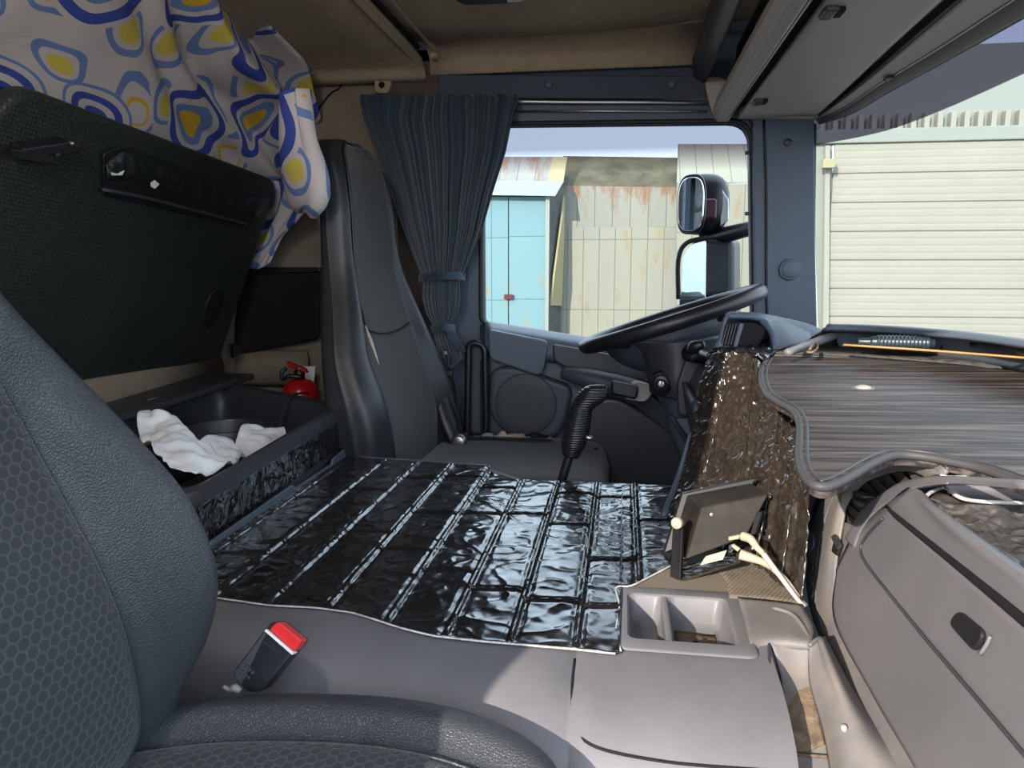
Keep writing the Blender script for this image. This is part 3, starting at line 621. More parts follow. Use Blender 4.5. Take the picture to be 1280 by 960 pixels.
# grab handle beside the door
gh = thing('grab_handle', 'tall black looped grab handle beside the curtain at the door edge', 'handle', tuple(P(595, 560, 2.2)))
gp = roundpoly([P(586, 427, 2.17), P(606, 431, 2.17), P(608, 540, 2.17), P(596, 562, 2.17), P(584, 545, 2.17)], [.03, .035, .05, .03, .04], 6)
tube('loop', gp, .0105, M['black'], gh, 1, 10, True)
prism('backing', [p + V((0, .03, 0)) for p in gp], (0, .02, 0), M['door'], gh, .002)

# ------------------------------------------------------------------ dark curtain
cu = thing('window_curtain', 'slate grey pleated curtain gathered by two ties beside the driver window', 'curtain', tuple(P(550, 470, 2.2)))
crow = [(118, 451, 646, .012), (124, 450, 649, .013), (135, 452, 644, .015), (150, 455, 640, .016), (190, 470, 632, .017), (240, 488, 616, .018), (290, 505, 602, .018), (325, 518, 588, .016), (343, 526, 580, .012), (352, 528, 576, .012), (372, 527, 577, .016), (392, 532, 574, .014), (405, 540, 566, .010), (411, 541, 565, .009)]
NC = 380; G = []
rr = random.Random(4); ph = [rr.uniform(0, 6.3) for _ in range(6)]
def curtain(name, rows, m, parent, ybase, folds=21, hem=None):
    G = []
    sub = []
    for a, b in zip(rows[:-1], rows[1:]):
        for k in range(5): t = k / 5; sub.append([a[i] + (b[i] - a[i]) * t for i in range(4)])
    sub.append(rows[-1])
    for (py, l, r, am) in sub:
        R = []
        for j in range(NC):
            u = j / (NC - 1)
            uu = u + .012 * sin(u * 9 + ph[0]) + .008 * sin(u * 23 + ph[1] + py * .004)
            w = sin(2 * pi * folds * uu + 1.3 * sin(u * 13 + ph[3])); w = w * (.7 + .5 * sin(u * 21 + ph[2]) ** 2) + .12 * sin(2 * pi * folds * 2.3 * u + ph[4])
            belly = .05 * sin(pi * u)
            px = l + (r - l) * u
            px += max(0, min(1, (150 - py) / 30)) * 6 * sin(u * 6.2)
            R.append(P(px, py + 1.2 * sin(u * 60) * (1 if py < 120 else .3), ybase - belly * .6 - w * am))
        G.append(R)
    return gridmesh(name, G, m, parent, thick=.0015)
curtain('upper_drape', crow, M['curtain'], cu, 2.20, 13)
curtain('flared_hem', [(410, 541, 566, .008), (420, 538, 572, .012), (436, 543, 579, .016), (448, 544, 582, .018), (462, 541, 564, .018)], M['curtain'], cu, 2.19, 11)
for py, l, r, w in ((346, 524, 581, 5), (411, 538, 569, 5)):
    rows = []
    for dz in (-w, 0, w):
        rows.append([P(l, py + dz + 2, 2.215), P(l + (r - l) * .15, py + dz, 2.165), P((l + r) / 2, py + dz - 1, 2.13), P(r - (r - l) * .15, py + dz - 1, 2.165), P(r, py + dz, 2.215)])
    surf('tie_band', rows, M['curtain'], cu, 6, 3, thick=.004)
# pleat of the loose end of the tie and its plastic clip
surf('tie_tail', [[P(556, 412, 2.12), P(562, 425, 2.11), P(566, 436, 2.115)], [P(568, 414, 2.13), P(578, 430, 2.12), P(582, 440, 2.13)]], M['curtain'], cu, 6, 6, thick=.004)
tube('clip_strap', [P(556, 436, 2.10), P(560, 446, 2.10), P(562, 462, 2.10)], .004, M['rubber'], cu, 4, 8)
box('clip', P(562, 467, 2.10), (.018, .012, .02), M['black'], cu, .004)
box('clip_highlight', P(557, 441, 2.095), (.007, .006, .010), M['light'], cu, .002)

# seat belt from its pillar guide, running down behind the seat edge
sb = thing('seat_belt', 'black seat belt webbing running down between driver seat and door pillar', 'seat belt', tuple(P(560, 560, 2.1)))
def ribbon(name, ctr, w, m, parent, n=8, th=.0015, wv=None):
    rows = []
    for p in ctr: rows.append([p - wv * w / 2, p, p + wv * w / 2])
    return surf(name, rows, m, parent, 2, n, thick=th)
ribbon('webbing', [P(481, 285, 2.12), P(492, 330, 2.11), P(515, 390, 2.10), P(538, 445, 2.09), P(558, 500, 2.08), P(572, 552, 2.08)], .045, M['belt'], sb, wv=V((.9, .3, .25)))
tube('stalk_cover', [P(545, 466, 2.10), P(553, 500, 2.08), P(562, 530, 2.06), P(572, 556, 2.05)], [.022, .03, .032, .026], M['black'], sb, 6, 12, flat=.6)
lathe('anchor_bolt', [(0, -.012), (.016, -.012), (.020, -.004), (.024, 0)], P(574, 552, 2.03), (0, 1, 0), M['steel'], sb, 20)
prism('anchor_bracket', [P(556, 545, 2.06), P(584, 540, 2.06), P(588, 560, 2.06), P(560, 562, 2.06)], (0, .02, 0), M['black'], sb, .004)
ag = thing('belt_guide', 'beige upper belt anchor plate with a dark hole above the curtain', 'belt anchor', tuple(P(477, 100, 2.25)))
prism('plate', roundpoly([P(466, 88, 2.25), P(486, 88, 2.25), P(489, 104, 2.25), P(485, 117, 2.25), P(469, 116, 2.25)], .012), (0, .02, 0), M['headliner'], ag, .004)
lathe('slot', [(0, -.002), (.009, -.002), (.010, .001)], P(477, 106, 2.249), (0, 1, 0), M['matte'], ag, 16)

# ------------------------------------------------------------------ seats
def seatback(name_t, levels, yc, m_side, parent, names=('bolster_shell', 'centre_panel'), m_c=None, nv=6, seamk=2, lift=.004):
    """levels: half profiles from the centre front round the far side to the centre back; mirrored about yc"""
    rows = []
    for L_ in levels:
        half = [V(p) for p in L_]
        mir = [V((p.x, 2 * yc - p.y, p.z)) for p in half[1:-1]]
        rows.append(half + mir[::-1])
    o = surf(names[0], rows, m_side, parent, 6, nv, closed=True, caps=True, thick=0)
    crow = []
    for L_ in levels[:-1]:
        half = [V(p) for p in L_[:seamk + 1]]
        n_ = V((1, 0, 0)) * lift
        crow.append([V((p.x, 2 * yc - p.y, p.z)) + n_ for p in half[1:]][::-1] + [p + n_ for p in half])
    c = surf(names[1], crow, m_c, parent, 6, nv, thick=.004) if m_c else None
    return o, c, crow
# driver seat: z, x of panel, x of crest, x of back, half width, seam half width
ds = thing('driver_chair', 'black leather driver seat with cracked bolster facing the steering wheel', 'seat', (-.6, 1.87, .1))
LV = [(.50, -.56, -.53, -.63, .22, .125), (.58, -.555, -.52, -.645, .25, .135), (.66, -.56, -.515, -.655, .27, .145), (.74, -.58, -.53, -.67, .27, .148), (.84, -.612, -.572, -.69, .242, .15), (.94, -.635, -.60, -.71, .198, .13),
      (1.04, -.655, -.628, -.725, .160, .112), (1.12, -.660, -.64, -.73, .148, .105), (1.20, -.665, -.645, -.732, .142, .10), (1.29, -.675, -.66, -.735, .135, .095), (1.335, -.69, -.68, -.735, .12, .08), (1.36, -.70, -.69, -.73, .095, .055), (1.372, -.705, -.70, -.725, .05, .03)]
def half(z, xp, xc, xb, hw, sw, yc):
    cm = sw + (hw - sw) * .45
    return [(xp, yc, z), (xp + .004, yc + sw * .6, z), (xp + .012, yc + sw, z), (xc, yc + cm, z), (xc - .012, yc + hw * .96, z), (xc - .05, yc + hw, z), ((xc + xb) / 2, yc + hw * 1.0, z), (xb + .02, yc + hw * .93, z), (xb, yc + hw * .6, z), (xb - .005, yc, z)]
YD = 1.89
lv = [half(z, xp, xc, xb, hw, sw, YD) for z, xp, xc, xb, hw, sw in LV]
TWIST = .15
def twist(o):
    for v_ in o.data.vertices: v_.co.x += (v_.co.y - YD) * TWIST
so, sc_, crw = seatback('driver', lv, YD, M['leather_far'], ds, ('backrest', 'backrest_panel'), M['cloth_far'])
twist(so); twist(sc_)
# piping seams
def seamline(pts, r, m, parent, name='seam'): return tube(name, pts, r, m, parent, 5, 6)
for k in (0, -1): twist(seamline([r[k] for r in crw], .0025, M['leather_far'], ds, 'piping'))
zz = .90
ms = min(range(len(LV)), key=lambda i: abs(LV[i][0] - .96))
twist(seamline([V((-.608, YD + t, .885 + .02 * (t / .13) ** 2)) for t in (-.13, -.065, 0, .065, .13)], .0022, M['matte'], ds, 'cross_seam'))
twist(seamline([V((-.655, YD + t, 1.07)) for t in (-.10, -.05, 0, .05, .10)], .0015, M['matte'], ds, 'cross_seam'))
# cracked leather by the near seam
for (a, b_, s) in (((427, 392), (430, 402), .006), ((434, 405), (440, 424), .007), ((438, 424), (446, 440), .006)):
    pass
tube('torn_patch', [V((-.636, 1.744, .975)), V((-.630, 1.744, .945)), V((-.622, 1.744, .915))], [.002, .006, .002], M['matte'], ds, 4, 8, flat=.8)
tube('torn_leather', [V((-.622, 1.746, .915)), V((-.610, 1.746, .88)), V((-.600, 1.746, .85)), V((-.590, 1.746, .82))], [.002, .0055, .004, .001], M['foam'], ds, 6, 8, flat=.8)
# cushion
cush = []
for x, zt, w in ((-.58, .50, .20), (-.52, .555, .235), (-.40, .565, .245), (-.25, .565, .245), (-.12, .565, .245), (-.055, .55, .24), (-.03, .50, .22)):
    cush.append([(x, YD - w, .40), (x, YD - w, zt - .03), (x, YD - w + .03, zt), (x, YD - .1, zt - .008), (x, YD, zt - .012), (x, YD + .1, zt - .008), (x, YD + w - .03, zt), (x, YD + w, zt - .03), (x, YD + w, .40), (x, YD, .38)])
surf('seat_cushion', cush, M['cloth_far'], ds, 4, 4, closed=True, caps=True, thick=0)
surf('cushion_bolster', [[(x, YD + .15, .553), (x, YD + .185, .562 + h), (x, YD + .225, .552 + h), (x, YD + .235, .50)] for x, h in ((-.50, 0), (-.35, .0), (-.2, .0), (-.06, -.02))], M['leather_far'], ds, 5, 5, thick=.01)
box('seat_base', (-.32, YD, .28), (.40, .36, .26), M['black'], ds, .02)
box('seat_riser', (-.32, YD, .09), (.44, .40, .18), M['dark'], ds, .02)
G = []
tf = thing('torn_foam_wad', 'torn beige foam poking up along the far edge of the driver cushion', 'foam', tuple(P(640, 560, 2.14)))
rf = random.Random(3); pts = []
for i, px in enumerate(range(592, 692, 7)):
    pts.append((P(px, 549 + rf.uniform(-2.5, 2.5) + (px - 640) * .02, 2.125 + rf.uniform(-.008, .008)), rf.uniform(.010, .022) * (1 - .6 * (px > 660))))
fo = tube('foam', [p for p, r in pts], [r for p, r in pts], M['foam'], tf, 4, 14, flat=.7)
fo.data.update()
for v_ in fo.data.vertices: v_.co += V((noise.noise(v_.co * 60), noise.noise(v_.co * 60 + V((5, 0, 0))), noise.noise(v_.co * 60 + V((0, 9, 0))))) * .010
tube('cover_edge', [P(px, 543 + rf.uniform(-2, 2), 2.14) for px in range(590, 694, 8)], .0035, M['matte'], tf, 3, 6)

# passenger seat (nearest object)
ps = thing('passenger_chair', 'large black leather passenger seat with honeycomb cloth centre nearest the camera', 'seat', (-.45, .40, .1))
YP = .38
#        seam px   seam y  crest px     crest y  sil px      sil y
PL = [((150, 960), .585, (175, 955), .61, (196, 940), .635),
      ((168, 905), .585, (200, 895), .615, (225, 868), .645),
      ((150, 800), .575, (205, 800), .61, (262, 790), .650),
      ((118, 715), .565, (185, 705), .60, (271, 715), .650),
      ((75, 632), .555, (150, 615), .59, (238, 628), .640),
      ((38, 565), .545, (105, 540), .575, (180, 555), .625),
      ((2, 500), .53, (55, 470), .56, (120, 492), .605),
      ((-38, 430), .515, (10, 395), .54, (60, 432), .585),
      ((-90, 340), .50, (-45, 310), .52, (-8, 375), .565),
      ((-130, 260), .485, (-100, 240), .50, (-75, 300), .545),
      ((-160, 180), .46, (-135, 170), .48, (-120, 215), .52),
      ((-170, 120), .44, (-160, 115), .45, (-150, 130), .47)]
lev = []
for sp_, sy, cp, cyy, lp, ly in PL:
    s = P(*sp_, sy); c = P(*cp, cyy); l = P(*lp, ly)
    xb = min(s.x, l.x) - .13
    lev.append([(s.x - .012, YP, s.z), (s.x - .004, YP + (s.y - YP) * .6, s.z), s, c, l, (l.x - .04, l.y + .012, l.z), (l.x - .09, l.y + .008, l.z), (xb, l.y - .02, l.z), (xb - .02, YP + .1, l.z), (xb - .025, YP, l.z)])
so, sc_, crw = seatback('pass', lev, YP, M['leather'], ps, ('backrest', 'backrest_panel'), M['hex'], 6, 2, .003)
seamline([r[-1] + V((.001, .002, 0)) for r in crw], .0022, M['leather'], ps, 'piping')
# cushion: leather rim with honeycomb middle
edge = [(-.55, .640, .585), (-.47, .665, .605), (-.36, .69, .614), (-.22, .70, .616), (-.12, .688, .608), (-.055, .65, .595), (-.025, .58, .57)]
def crow_(x, ye, zt):
    w = ye - YP
    return [(x, YP, zt - .035), (x, YP + w * .5, zt - .032), (x, ye - .075, zt - .022), (x, ye - .035, zt), (x, ye - .004, zt - .012), (x, ye + .012, zt - .055), (x, ye, zt - .12), (x, YP + w * .5, zt - .16), (x, YP, zt - .16)]
cr2 = []
for x, ye, zt in edge:
    h_ = [V(p) for p in crow_(x, ye, zt)]
    cr2.append(h_ + [V((p.x, 2 * YP - p.y, p.z)) for p in h_[1:-1]][::-1])
surf('seat_cushion', cr2, M['leather'], ps, 6, 6, closed=True, caps=True, thick=0)
cc = []
for x, ye, zt in edge[:-1]:
    h_ = [V(p) + V((0, 0, .003)) for p in crow_(x, ye, zt)][:3]
    cc.append([V((p.x, 2 * YP - p.y, p.z)) for p in h_[1:]][::-1] + h_)
surf('cushion_panel', cc, M['hex'], ps, 6, 6, thick=.003)
seamline([r[-1] + V((0, 0, .001)) for r in cc], .002, M['leather'], ps, 'piping')
box('seat_base', (-.30, YP, .30), (.42, .40, .28), M['black'], ps, .02)
box('seat_riser', (-.30, YP, .09), (.46, .44, .18), M['dark'], ps, .02)

# seat belt buckle resting between seat and tunnel
bk = thing('belt_buckle', 'black seat belt buckle with red release button beside the passenger cushion', 'seat belt buckle', tuple(P(320, 860, .70)))
def pr(px, py, y): return P(px, py, y)
f = [P(291, 843, .70), P(320, 866, .695), P(372, 805, .715), P(342, 777, .725)]
n_ = (f[1] - f[0]).cross(f[3] - f[0]).normalized(); n_ = n_ if n_.y > 0 else -n_
body = prism('body', roundpoly([P(290, 842, .70), P(304, 863, .697), P(325, 866, .695), P(374, 806, .715), P(376, 800, .716), P(346, 777, .725), P(338, 778, .725)], .006, 4), n_ * .026, M['black'], bk, .004)
prism('release_button', roundpoly([P(341, 782, .7195), P(347, 777, .7205), P(377, 801, .7115), P(368, 815, .7085), P(337, 787, .7175)], .003, 4), n_ * .02, M['redbtn'], bk, .002)
prism('tongue_slot', [P(330, 788.5, .716), P(332.5, 786.5, .716), P(367, 816, .7065), P(365, 819, .7065)], n_ * .012, M['tissue'], bk, .0005)
prism('slot_line', [P(327, 801, .7135), P(328, 800, .7135), P(352, 820, .7065), P(351, 821, .7065)], n_ * .01, M['dark'], bk, 0)
tube('stalk', [P(301, 864, .70), P(294, 860, .70), P(287, 862, .70), P(279, 858, .70)], [.004, .005, .003, .002], M['light'], bk, 4, 8)
exr = (f[1] - f[0]).normalized(); eyy = (f[3] - f[0]).normalized()
for r_ in range(2):
    for k in range(4):
        c = f[0] * .82 + f[2] * .18 + exr * (-.004 + k * .0042) + eyy * (.001 - r_ * .0065) - n_ * .0006
        prism('embossed_mark', [c, c + exr * .0026, c + exr * .0026 + eyy * .0035, c + eyy * .0035], n_ * .001, M['dark'], bk, 0)

# ------------------------------------------------------------------ engine tunnel
ZT = .61
tn = thing('engine_tunnel', 'grey plastic engine tunnel between the two seats', 'engine cover', (-.25, 1.2, .3))
ta = Z(783, 743, ZT); tb = Z(910, 748, ZT); tcn = Z(922, 816, ZT); td = Z(790, 808, ZT)
tx0, tx1, ty0, ty1 = .012, .148, .842, .982
xsn = sorted([-.90, -.8, -.7, -.6, -.5, -.4, -.3, -.2, -.12, -.049, -.046, -.043, -.02, tx0, .03, .06, .09, .12, tx1, .165, .178])
prof = [(1.66, .10), (1.645, .56), (1.63, .600), (1.60, ZT), (1.45, ZT), (1.3, ZT), (1.15, ZT), (1.05, ZT), (ty1, ZT), (.93, ZT), (.88, ZT), (ty0, ZT), (.815, ZT - .002), (.79, ZT - .008), (.765, ZT - .022), (.745, ZT - .045), (.728, ZT - .08), (.715, ZT - .13), (.705, ZT - .22), (.70, .1)]
prof_r = [(1.66, .10), (1.645, .56), (1.63, .600), (1.60, ZT), (1.45, ZT), (1.3, ZT), (1.15, ZT), (1.05, ZT), (ty1, ZT), (.93, ZT), (.88, ZT), (ty0, ZT), (.81, ZT - .001), (.775, ZT - .004), (.735, ZT - .012), (.70, ZT - .027), (.672, ZT - .052), (.652, ZT - .09), (.64, ZT - .17), (.635, .1)]
G = []
for x in xsn:
    t = max(0, min(1, (x + .26) / .2)); t = t * t * (3 - 2 * t)
    dip = -.003 if abs(x + .046) < .001 else 0
    R = []
    for (a, b_), (c_, d_) in zip(prof, prof_r):
        y = a + (c_ - a) * t; z = b_ + (d_ - b_) * t
        if dip and y < .9: z += dip
        if y > 1.5: y -= .085 * max(0, min(1, (x + .30) / .08))
        R.append(V((x, y, z)))
    G.append(R)
ix0, ix1 = xsn.index(tx0), xsn.index(tx1); jy = [p[0] for p in prof]; j0, j1 = jy.index(ty1), jy.index(ty0)
gridmesh('cover', G, M['plastic'], tn, skip=lambda i, j: ix0 <= i < ix1 and j0 <= j < j1)
# seam on the near face
seam = [Z(719, 814, ZT), Z(718, 850, ZT - .0), Z(719, 880, .602), Z(727, 905, .597), Z(745, 928, .588), Z(775, 940, .580), Z(830, 946, .575), Z(972, 952, .570)]
tube('seam', [V((-.046, .80, .607)), V((-.046, .76, .602)), V((-.044, .725, .590)), V((-.035, .70, .580)), V((-.01, .688, .574)), V((.05, .684, .570)), V((.11, .684, .570)), V((.176, .686, .571))], .0016, M['matte'], tn, 5, 6)
# cup tray: rim and two recesses
def ring_loft(name, loops, m, parent, cap=True):
    n = len(loops[0]); vs = [p for l in loops for p in l]; fs = []
    for a in range(len(loops) - 1):
        for i in range(n): fs.append((a * n + i, a * n + (i + 1) % n, (a + 1) * n + (i + 1) % n, (a + 1) * n + i))
    if cap: fs.append(tuple((len(loops) - 1) * n + i for i in range(n)))
    o = mesh(name, vs, fs, m, parent); o.data.set_sharp_from_angle(angle=radians(40)); return o
tr = thing('cup_tray', 'grey two-compartment coin tray let into the tunnel front corner', 'tray', (.08, .91, .6))
def lp(x0, x1, y0, y1, r, z): return [V((a, b_, z)) for a, b_ in rrect(x0, x1, y0, y1, r)]
outer = lp(.000, .164, .822, 1.000, .014, ZT + .001); outer2 = lp(.001, .163, .823, .999, .014, ZT + .0025); outer3 = lp(.003, .161, .825, .997, .012, ZT + .0035)
# rim plate = strip with two holes: built as frame plus bridge
hx = [(.016, .060), (.068, .140)]
iy0, iy1 = .85, .975
fr_in = lp(.014, .146, iy0 - .002, iy1 + .002, .012, ZT + .003)
ring_loft('rim', [outer, outer2, outer3, fr_in, lp(.014, .146, iy0 - .002, iy1 + .002, .012, ZT - .002)], M['plastic'], tr, False)
box('divider', (.064, (iy0 + iy1) / 2, ZT - .016), (.009, iy1 - iy0 + .004, .034), M['plastic'], tr, .003)
for a, b_ in hx:
    ring_loft('compartment', [lp(a - .003, b_ + .006, iy0 - .001, iy1 + .001, .012, ZT + .001), lp(a, b_ + .002, iy0 + .001, iy1 - .001, .012, ZT - .002), lp(a + .003, b_ - .002, iy0 + .006, iy1 - .004, .012, ZT - .032), lp(a + .008, b_ - .006, iy0 + .012, iy1 - .010, .010, ZT - .037)], M['plastic'], tr)
surf('dust', [[(x, y, ZT - .036 + .001 * sin(x * 90)) for x in (.078, .09, .12, .130)] for y in (.866, .9, .950)], M['dirt'], tr, 4, 4, thick=.001)
bl = thing('small_black_clip', 'tiny black plastic clip lying in the dusty tray compartment', 'clip', (.098, .90, ZT - .034))
box('body', (.098, .90, ZT - .030), (.012, .012, .008), M['matte'], bl, .001, Matrix.Rotation(.5, 3, 'Z'))
box('tab', (.100, .904, ZT - .024), (.006, .005, .006), M['black'], bl, .001)

# front edge of the tunnel: rising shoulder, step and kick panel
sf = thing('tunnel_front_moulding', 'dusty stepped plastic moulding between tunnel and passenger dashboard', 'moulding', (.22, .85, .3))
FZ = .612
surf('shoulder', [[Z(922, 748, FZ), Z(965, 752, FZ + .001), Z(1002, 757, FZ + .002)],
                  [Z(930, 775, FZ), Z(975, 778, FZ + .003), Z(1016, 786, FZ + .004)],
                  [Z(936, 800, FZ), Z(968, 800, FZ + .002), Z(1014, 806, FZ + .004)],
                  [Z(938, 812, FZ - .002), Z(970, 812, FZ - .010), Z(1014, 816, FZ - .012)]], M['plastic_dusty'], sf, 6, 6, thick=.005)
tube('shoulder_ridge', [Z(966, 760, FZ + .004), Z(990, 768, FZ + .006), Z(1005, 786, FZ + .006), Z(1014, 806, FZ + .004)], .003, M['plastic_dusty'], sf, 5, 8)
surf('recess_wall', [[Z(961, 800, FZ + .001), Z(962, 830, FZ - .003), Z(970, 860, .592), Z(972, 900, .580), Z(974, 960, .562), Z(978, 1010, .54)],
                     [Z(964, 806, FZ - .012), Z(973, 835, .585), Z(977, 862, .570), Z(977, 902, .558), Z(977, 960, .54), Z(980, 1010, .52)]], M['dark'], sf, 3, 6, thick=.003)
surf('step_well', [[Z(963, 803, FZ), Z(973, 835, .590), Z(977, 858, .578), Z(977, 905, .560), Z(977, 945, .545), Z(980, 1010, .525)],
                   [Z(988, 803, FZ), Z(996, 835, .590), Z(998, 858, .578), Z(1004, 905, .560), Z(1006, 945, .545), Z(1010, 1010, .525)],
                   [Z(1012, 808, FZ), Z(1012, 835, .592), Z(1014, 858, .580), Z(1026, 900, .564), Z(1036, 945, .548), Z(1044, 1010, .53)]], M['plastic_dusty'], sf, 5, 7, thick=.005)
surf('well_dust', [[Z(979, 853, .579), Z(979, 900, .5635), Z(980, 938, .5495)], [Z(998, 851, .5815), Z(1004, 900, .5645), Z(1006, 940, .5495)], [Z(1012, 852, .5835), Z(1024, 896, .567), Z(1031, 930, .5555)]], M['dirt'], sf, 5, 7, thick=.001)
surf('side_ridge', [[Z(1012, 807, FZ + .003), Z(1012, 835, .596), Z(1015, 860, .584), Z(1027, 900, .568), Z(1037, 945, .552), Z(1045, 1010, .53)],
                    [Z(1022, 800, FZ + .006), Z(1030, 835, .606), Z(1040, 865, .597), Z(1050, 905, .584), Z(1058, 945, .570), Z(1066, 1010, .55)],
                    [Z(1026, 797, FZ + .006), Z(1042, 835, .610), Z(1056, 868, .600), Z(1074, 905, .588), Z(1088, 945, .574), Z(1100, 1010, .55)],
                    [D(1030, 796, -.002), D(1052, 838, -.002), D(1070, 870, -.002), D(1092, 905, -.002), D(1118, 950, -.002), D(1152, 1010, -.002)]], M['plastic_dusty'], sf, 5, 7, thick=.005)
tube('ridge_tip', [Z(1012, 807, FZ + .006), Z(1018, 801, FZ + .008), Z(1025, 797, FZ + .008)], .0022, M['plastic'], sf, 4, 8)
tube('lower_seam', [Z(978, 941, .549), Z(1000, 943, .549), Z(1034, 946, .552)], .0018, M['dirt'], sf, 4, 6)
lathe('clip_pin', [(0, -.003), (.003, -.003), (.0035, .003)], Z(1055, 910, .588), (.2, .3, -1), M['light'], sf, 14)
# worn woven and ribbed rubber patches by the display
surf('woven_patch', [[Z(px, py, ZT + .002) for px, py in r] for r in (((790, 736), (840, 740), (900, 748), (916, 745)), ((800, 728), (850, 722), (890, 722), (912, 730)), ((830, 708), (860, 705), (885, 706), (905, 716)))], M['mat_weave'], sf, 6, 5, thick=.002)
surf('ribbed_patch', [[Z(px, py, ZT + .003) for px, py in r] for r in (((912, 748), (960, 752), (1002, 756)), ((905, 722), (950, 716), (985, 728)), ((880, 700), (925, 685), (965, 690)))], M['ribbed'], sf, 6, 5, thick=.002)

# ------------------------------------------------------------------ film mat on the tunnel
fm = thing('tunnel_film_mat', 'glossy black embossed film mat with stitched strips covering the tunnel top', 'mat', (-.3, 1.2, ZT))
neare = [(274, 750), (336, 759), (395, 762), (440, 768), (470, 777), (500, 787), (540, 797), (600, 804), (660, 809), (719, 814), (763, 819)]
nx = [Z(a, b_, ZT) for a, b_ in neare]
def near_y(x):
    if x <= nx[0].x: return nx[0].y + (nx[0].x - x) * .05
    for a, b_ in zip(nx[:-1], nx[1:]):
        if a.x <= x <= b_.x: return a.y + (b_.y - a.y) * (x - a.x) / (b_.x - a.x)
    if x < .006: return nx[-1].y
    if x < .012: return .99
    return .99 + (x - .012) * 1.25
def far_y(x):
    if x < -.285: return 1.60 + (-.285 - x) * .10
    if x < -.22: return 1.56 - (x + .285) * .9
    return 1.503
ribs = [-.624, -.539, -.456, -.373, -.284, -.203, -.124, -.046, .032]
rcr = random.Random(5)
cross = []
for i in range(len(ribs)):
    lo = ribs[i]; hi = ribs[i + 1] if i + 1 < len(ribs) else .1
    y = rcr.uniform(.9, 1.1)
    while y < 1.55: cross.append((lo, hi, y)); y += rcr.uniform(.16, .34)
def matdisp(p):
    x, y = p.x, p.y
    q = V((x * 24, y * 22, 0)); wv = V((noise.noise(q * .5), noise.noise(q * .5 + V((9, 0, 0))), 0)) * 1.0
    h = (1 - abs(noise.noise(q + wv)) * 2.2) ** 3 * .0011 + noise.noise(V((x * 30, y * 28, 3))) * .0009 + noise.noise(V((x * 80, y * 70, 7))) * .0003
    d = min(abs(x - r) for r in ribs)
    h += .0034 * math.exp(-(d / .0022) ** 2) - .0022 * math.exp(-((d - .006) / .003) ** 2)
    for lo, hi, yy in cross:
        if lo < x < hi:
            e = abs(y - yy - .1 * (x - lo)); h += .0022 * math.exp(-(e / .0022) ** 2) - .0015 * math.exp(-((e - .005) / .003) ** 2)
    return h
NX, NY = 330, 300; G = []
x0m, x1m = -.648, .108
for i in range(NX):
    x = x0m + (x1m - x0m) * i / (NX - 1); ny = near_y(x) + .0015 * noise.noise(V((x * 60, 0, 0))); fy = far_y(x); R = []
    for j in range(NY):
        t = j / (NY - 1); y = ny + (fy - ny) * t
        dr_ = -.010 * max(0, 1 - (y - .80) / .05) if y < .85 else 0
        edge = min(1, min(j, NY - 1 - j) / 3)
        R.append(V((x, y, ZT + .0045 + matdisp(V((x, y, 0))) * edge)))
    G.append(R)
gridmesh('embossed_film', G, M['foil'], fm, thick=.002, offset=-1)
tube('torn_near_edge', [V((x, near_y(x) - .001, ZT + .003)) for x in [x0m + .012 * k for k in range(55)]], .0013, M['tear'], fm, 1, 6)
tube('torn_corner_edge', [V((.006, .815, ZT + .003)), V((.0, .86, ZT + .004)), V((.004, .93, ZT + .004)), V((-.001, .985, ZT + .005)), V((.02, .995, ZT + .005)), V((.05, 1.035, ZT + .005)), V((.09, 1.09, ZT + .005))], .0014, M['tear'], fm, 4, 6)
tube('far_edge', [V((-.645, 1.636, ZT + .004)), V((-.45, 1.618, ZT + .004)), V((-.29, 1.60, ZT + .004))], .003, M['trim'], fm, 3, 6)

# ------------------------------------------------------------------ rear storage bin between the seats
bn = thing('storage_bin', 'open black storage bin with film-covered front behind the tunnel mat', 'storage bin', (-.9, 1.35, ZT))
bo = [(-.655, 1.03), (-.655, 1.66), (-.72, 1.72), (-1.10, 1.93), (-1.16, 1.80), (-1.16, 1.10), (-1.10, 1.0)]
def lpz(pts, r, z, sh=0):
    c = V((sum(p[0] for p in pts) / len(pts), sum(p[1] for p in pts) / len(pts), 0)); o_ = []
    for p in roundpoly([V((a, b_, 0)) for a, b_ in pts], r, 6):
        d = (p - c); L_ = d.length; o_.append(V((p.x - d.x / L_ * sh, p.y - d.y / L_ * sh, z)))
    return o_
zr = .695
def topz(L_, base): # rim rises towards the far end
    return [V((p.x, p.y, base + p.z - zr + .0 )) for p in L_]
loops = [lpz(bo, .05, .60, .0), lpz(bo, .05, .66, .0), lpz(bo, .05, .688, -.006), lpz(bo, .05, .704, -.004), lpz(bo, .05, .710, .010), lpz(bo, .05, .706, .028), lpz(bo, .05, .690, .038), lpz(bo, .05, .64, .046), lpz(bo, .05, .52, .055)]
def rs(loops):
    out = []
    for L_ in loops:
        out.append([V((p.x, p.y, p.z + max(0, (p.y - 1.05)) * .035)) for p in L_])
    return out
ring_loft('body', rs(loops), M['dark'], bn)
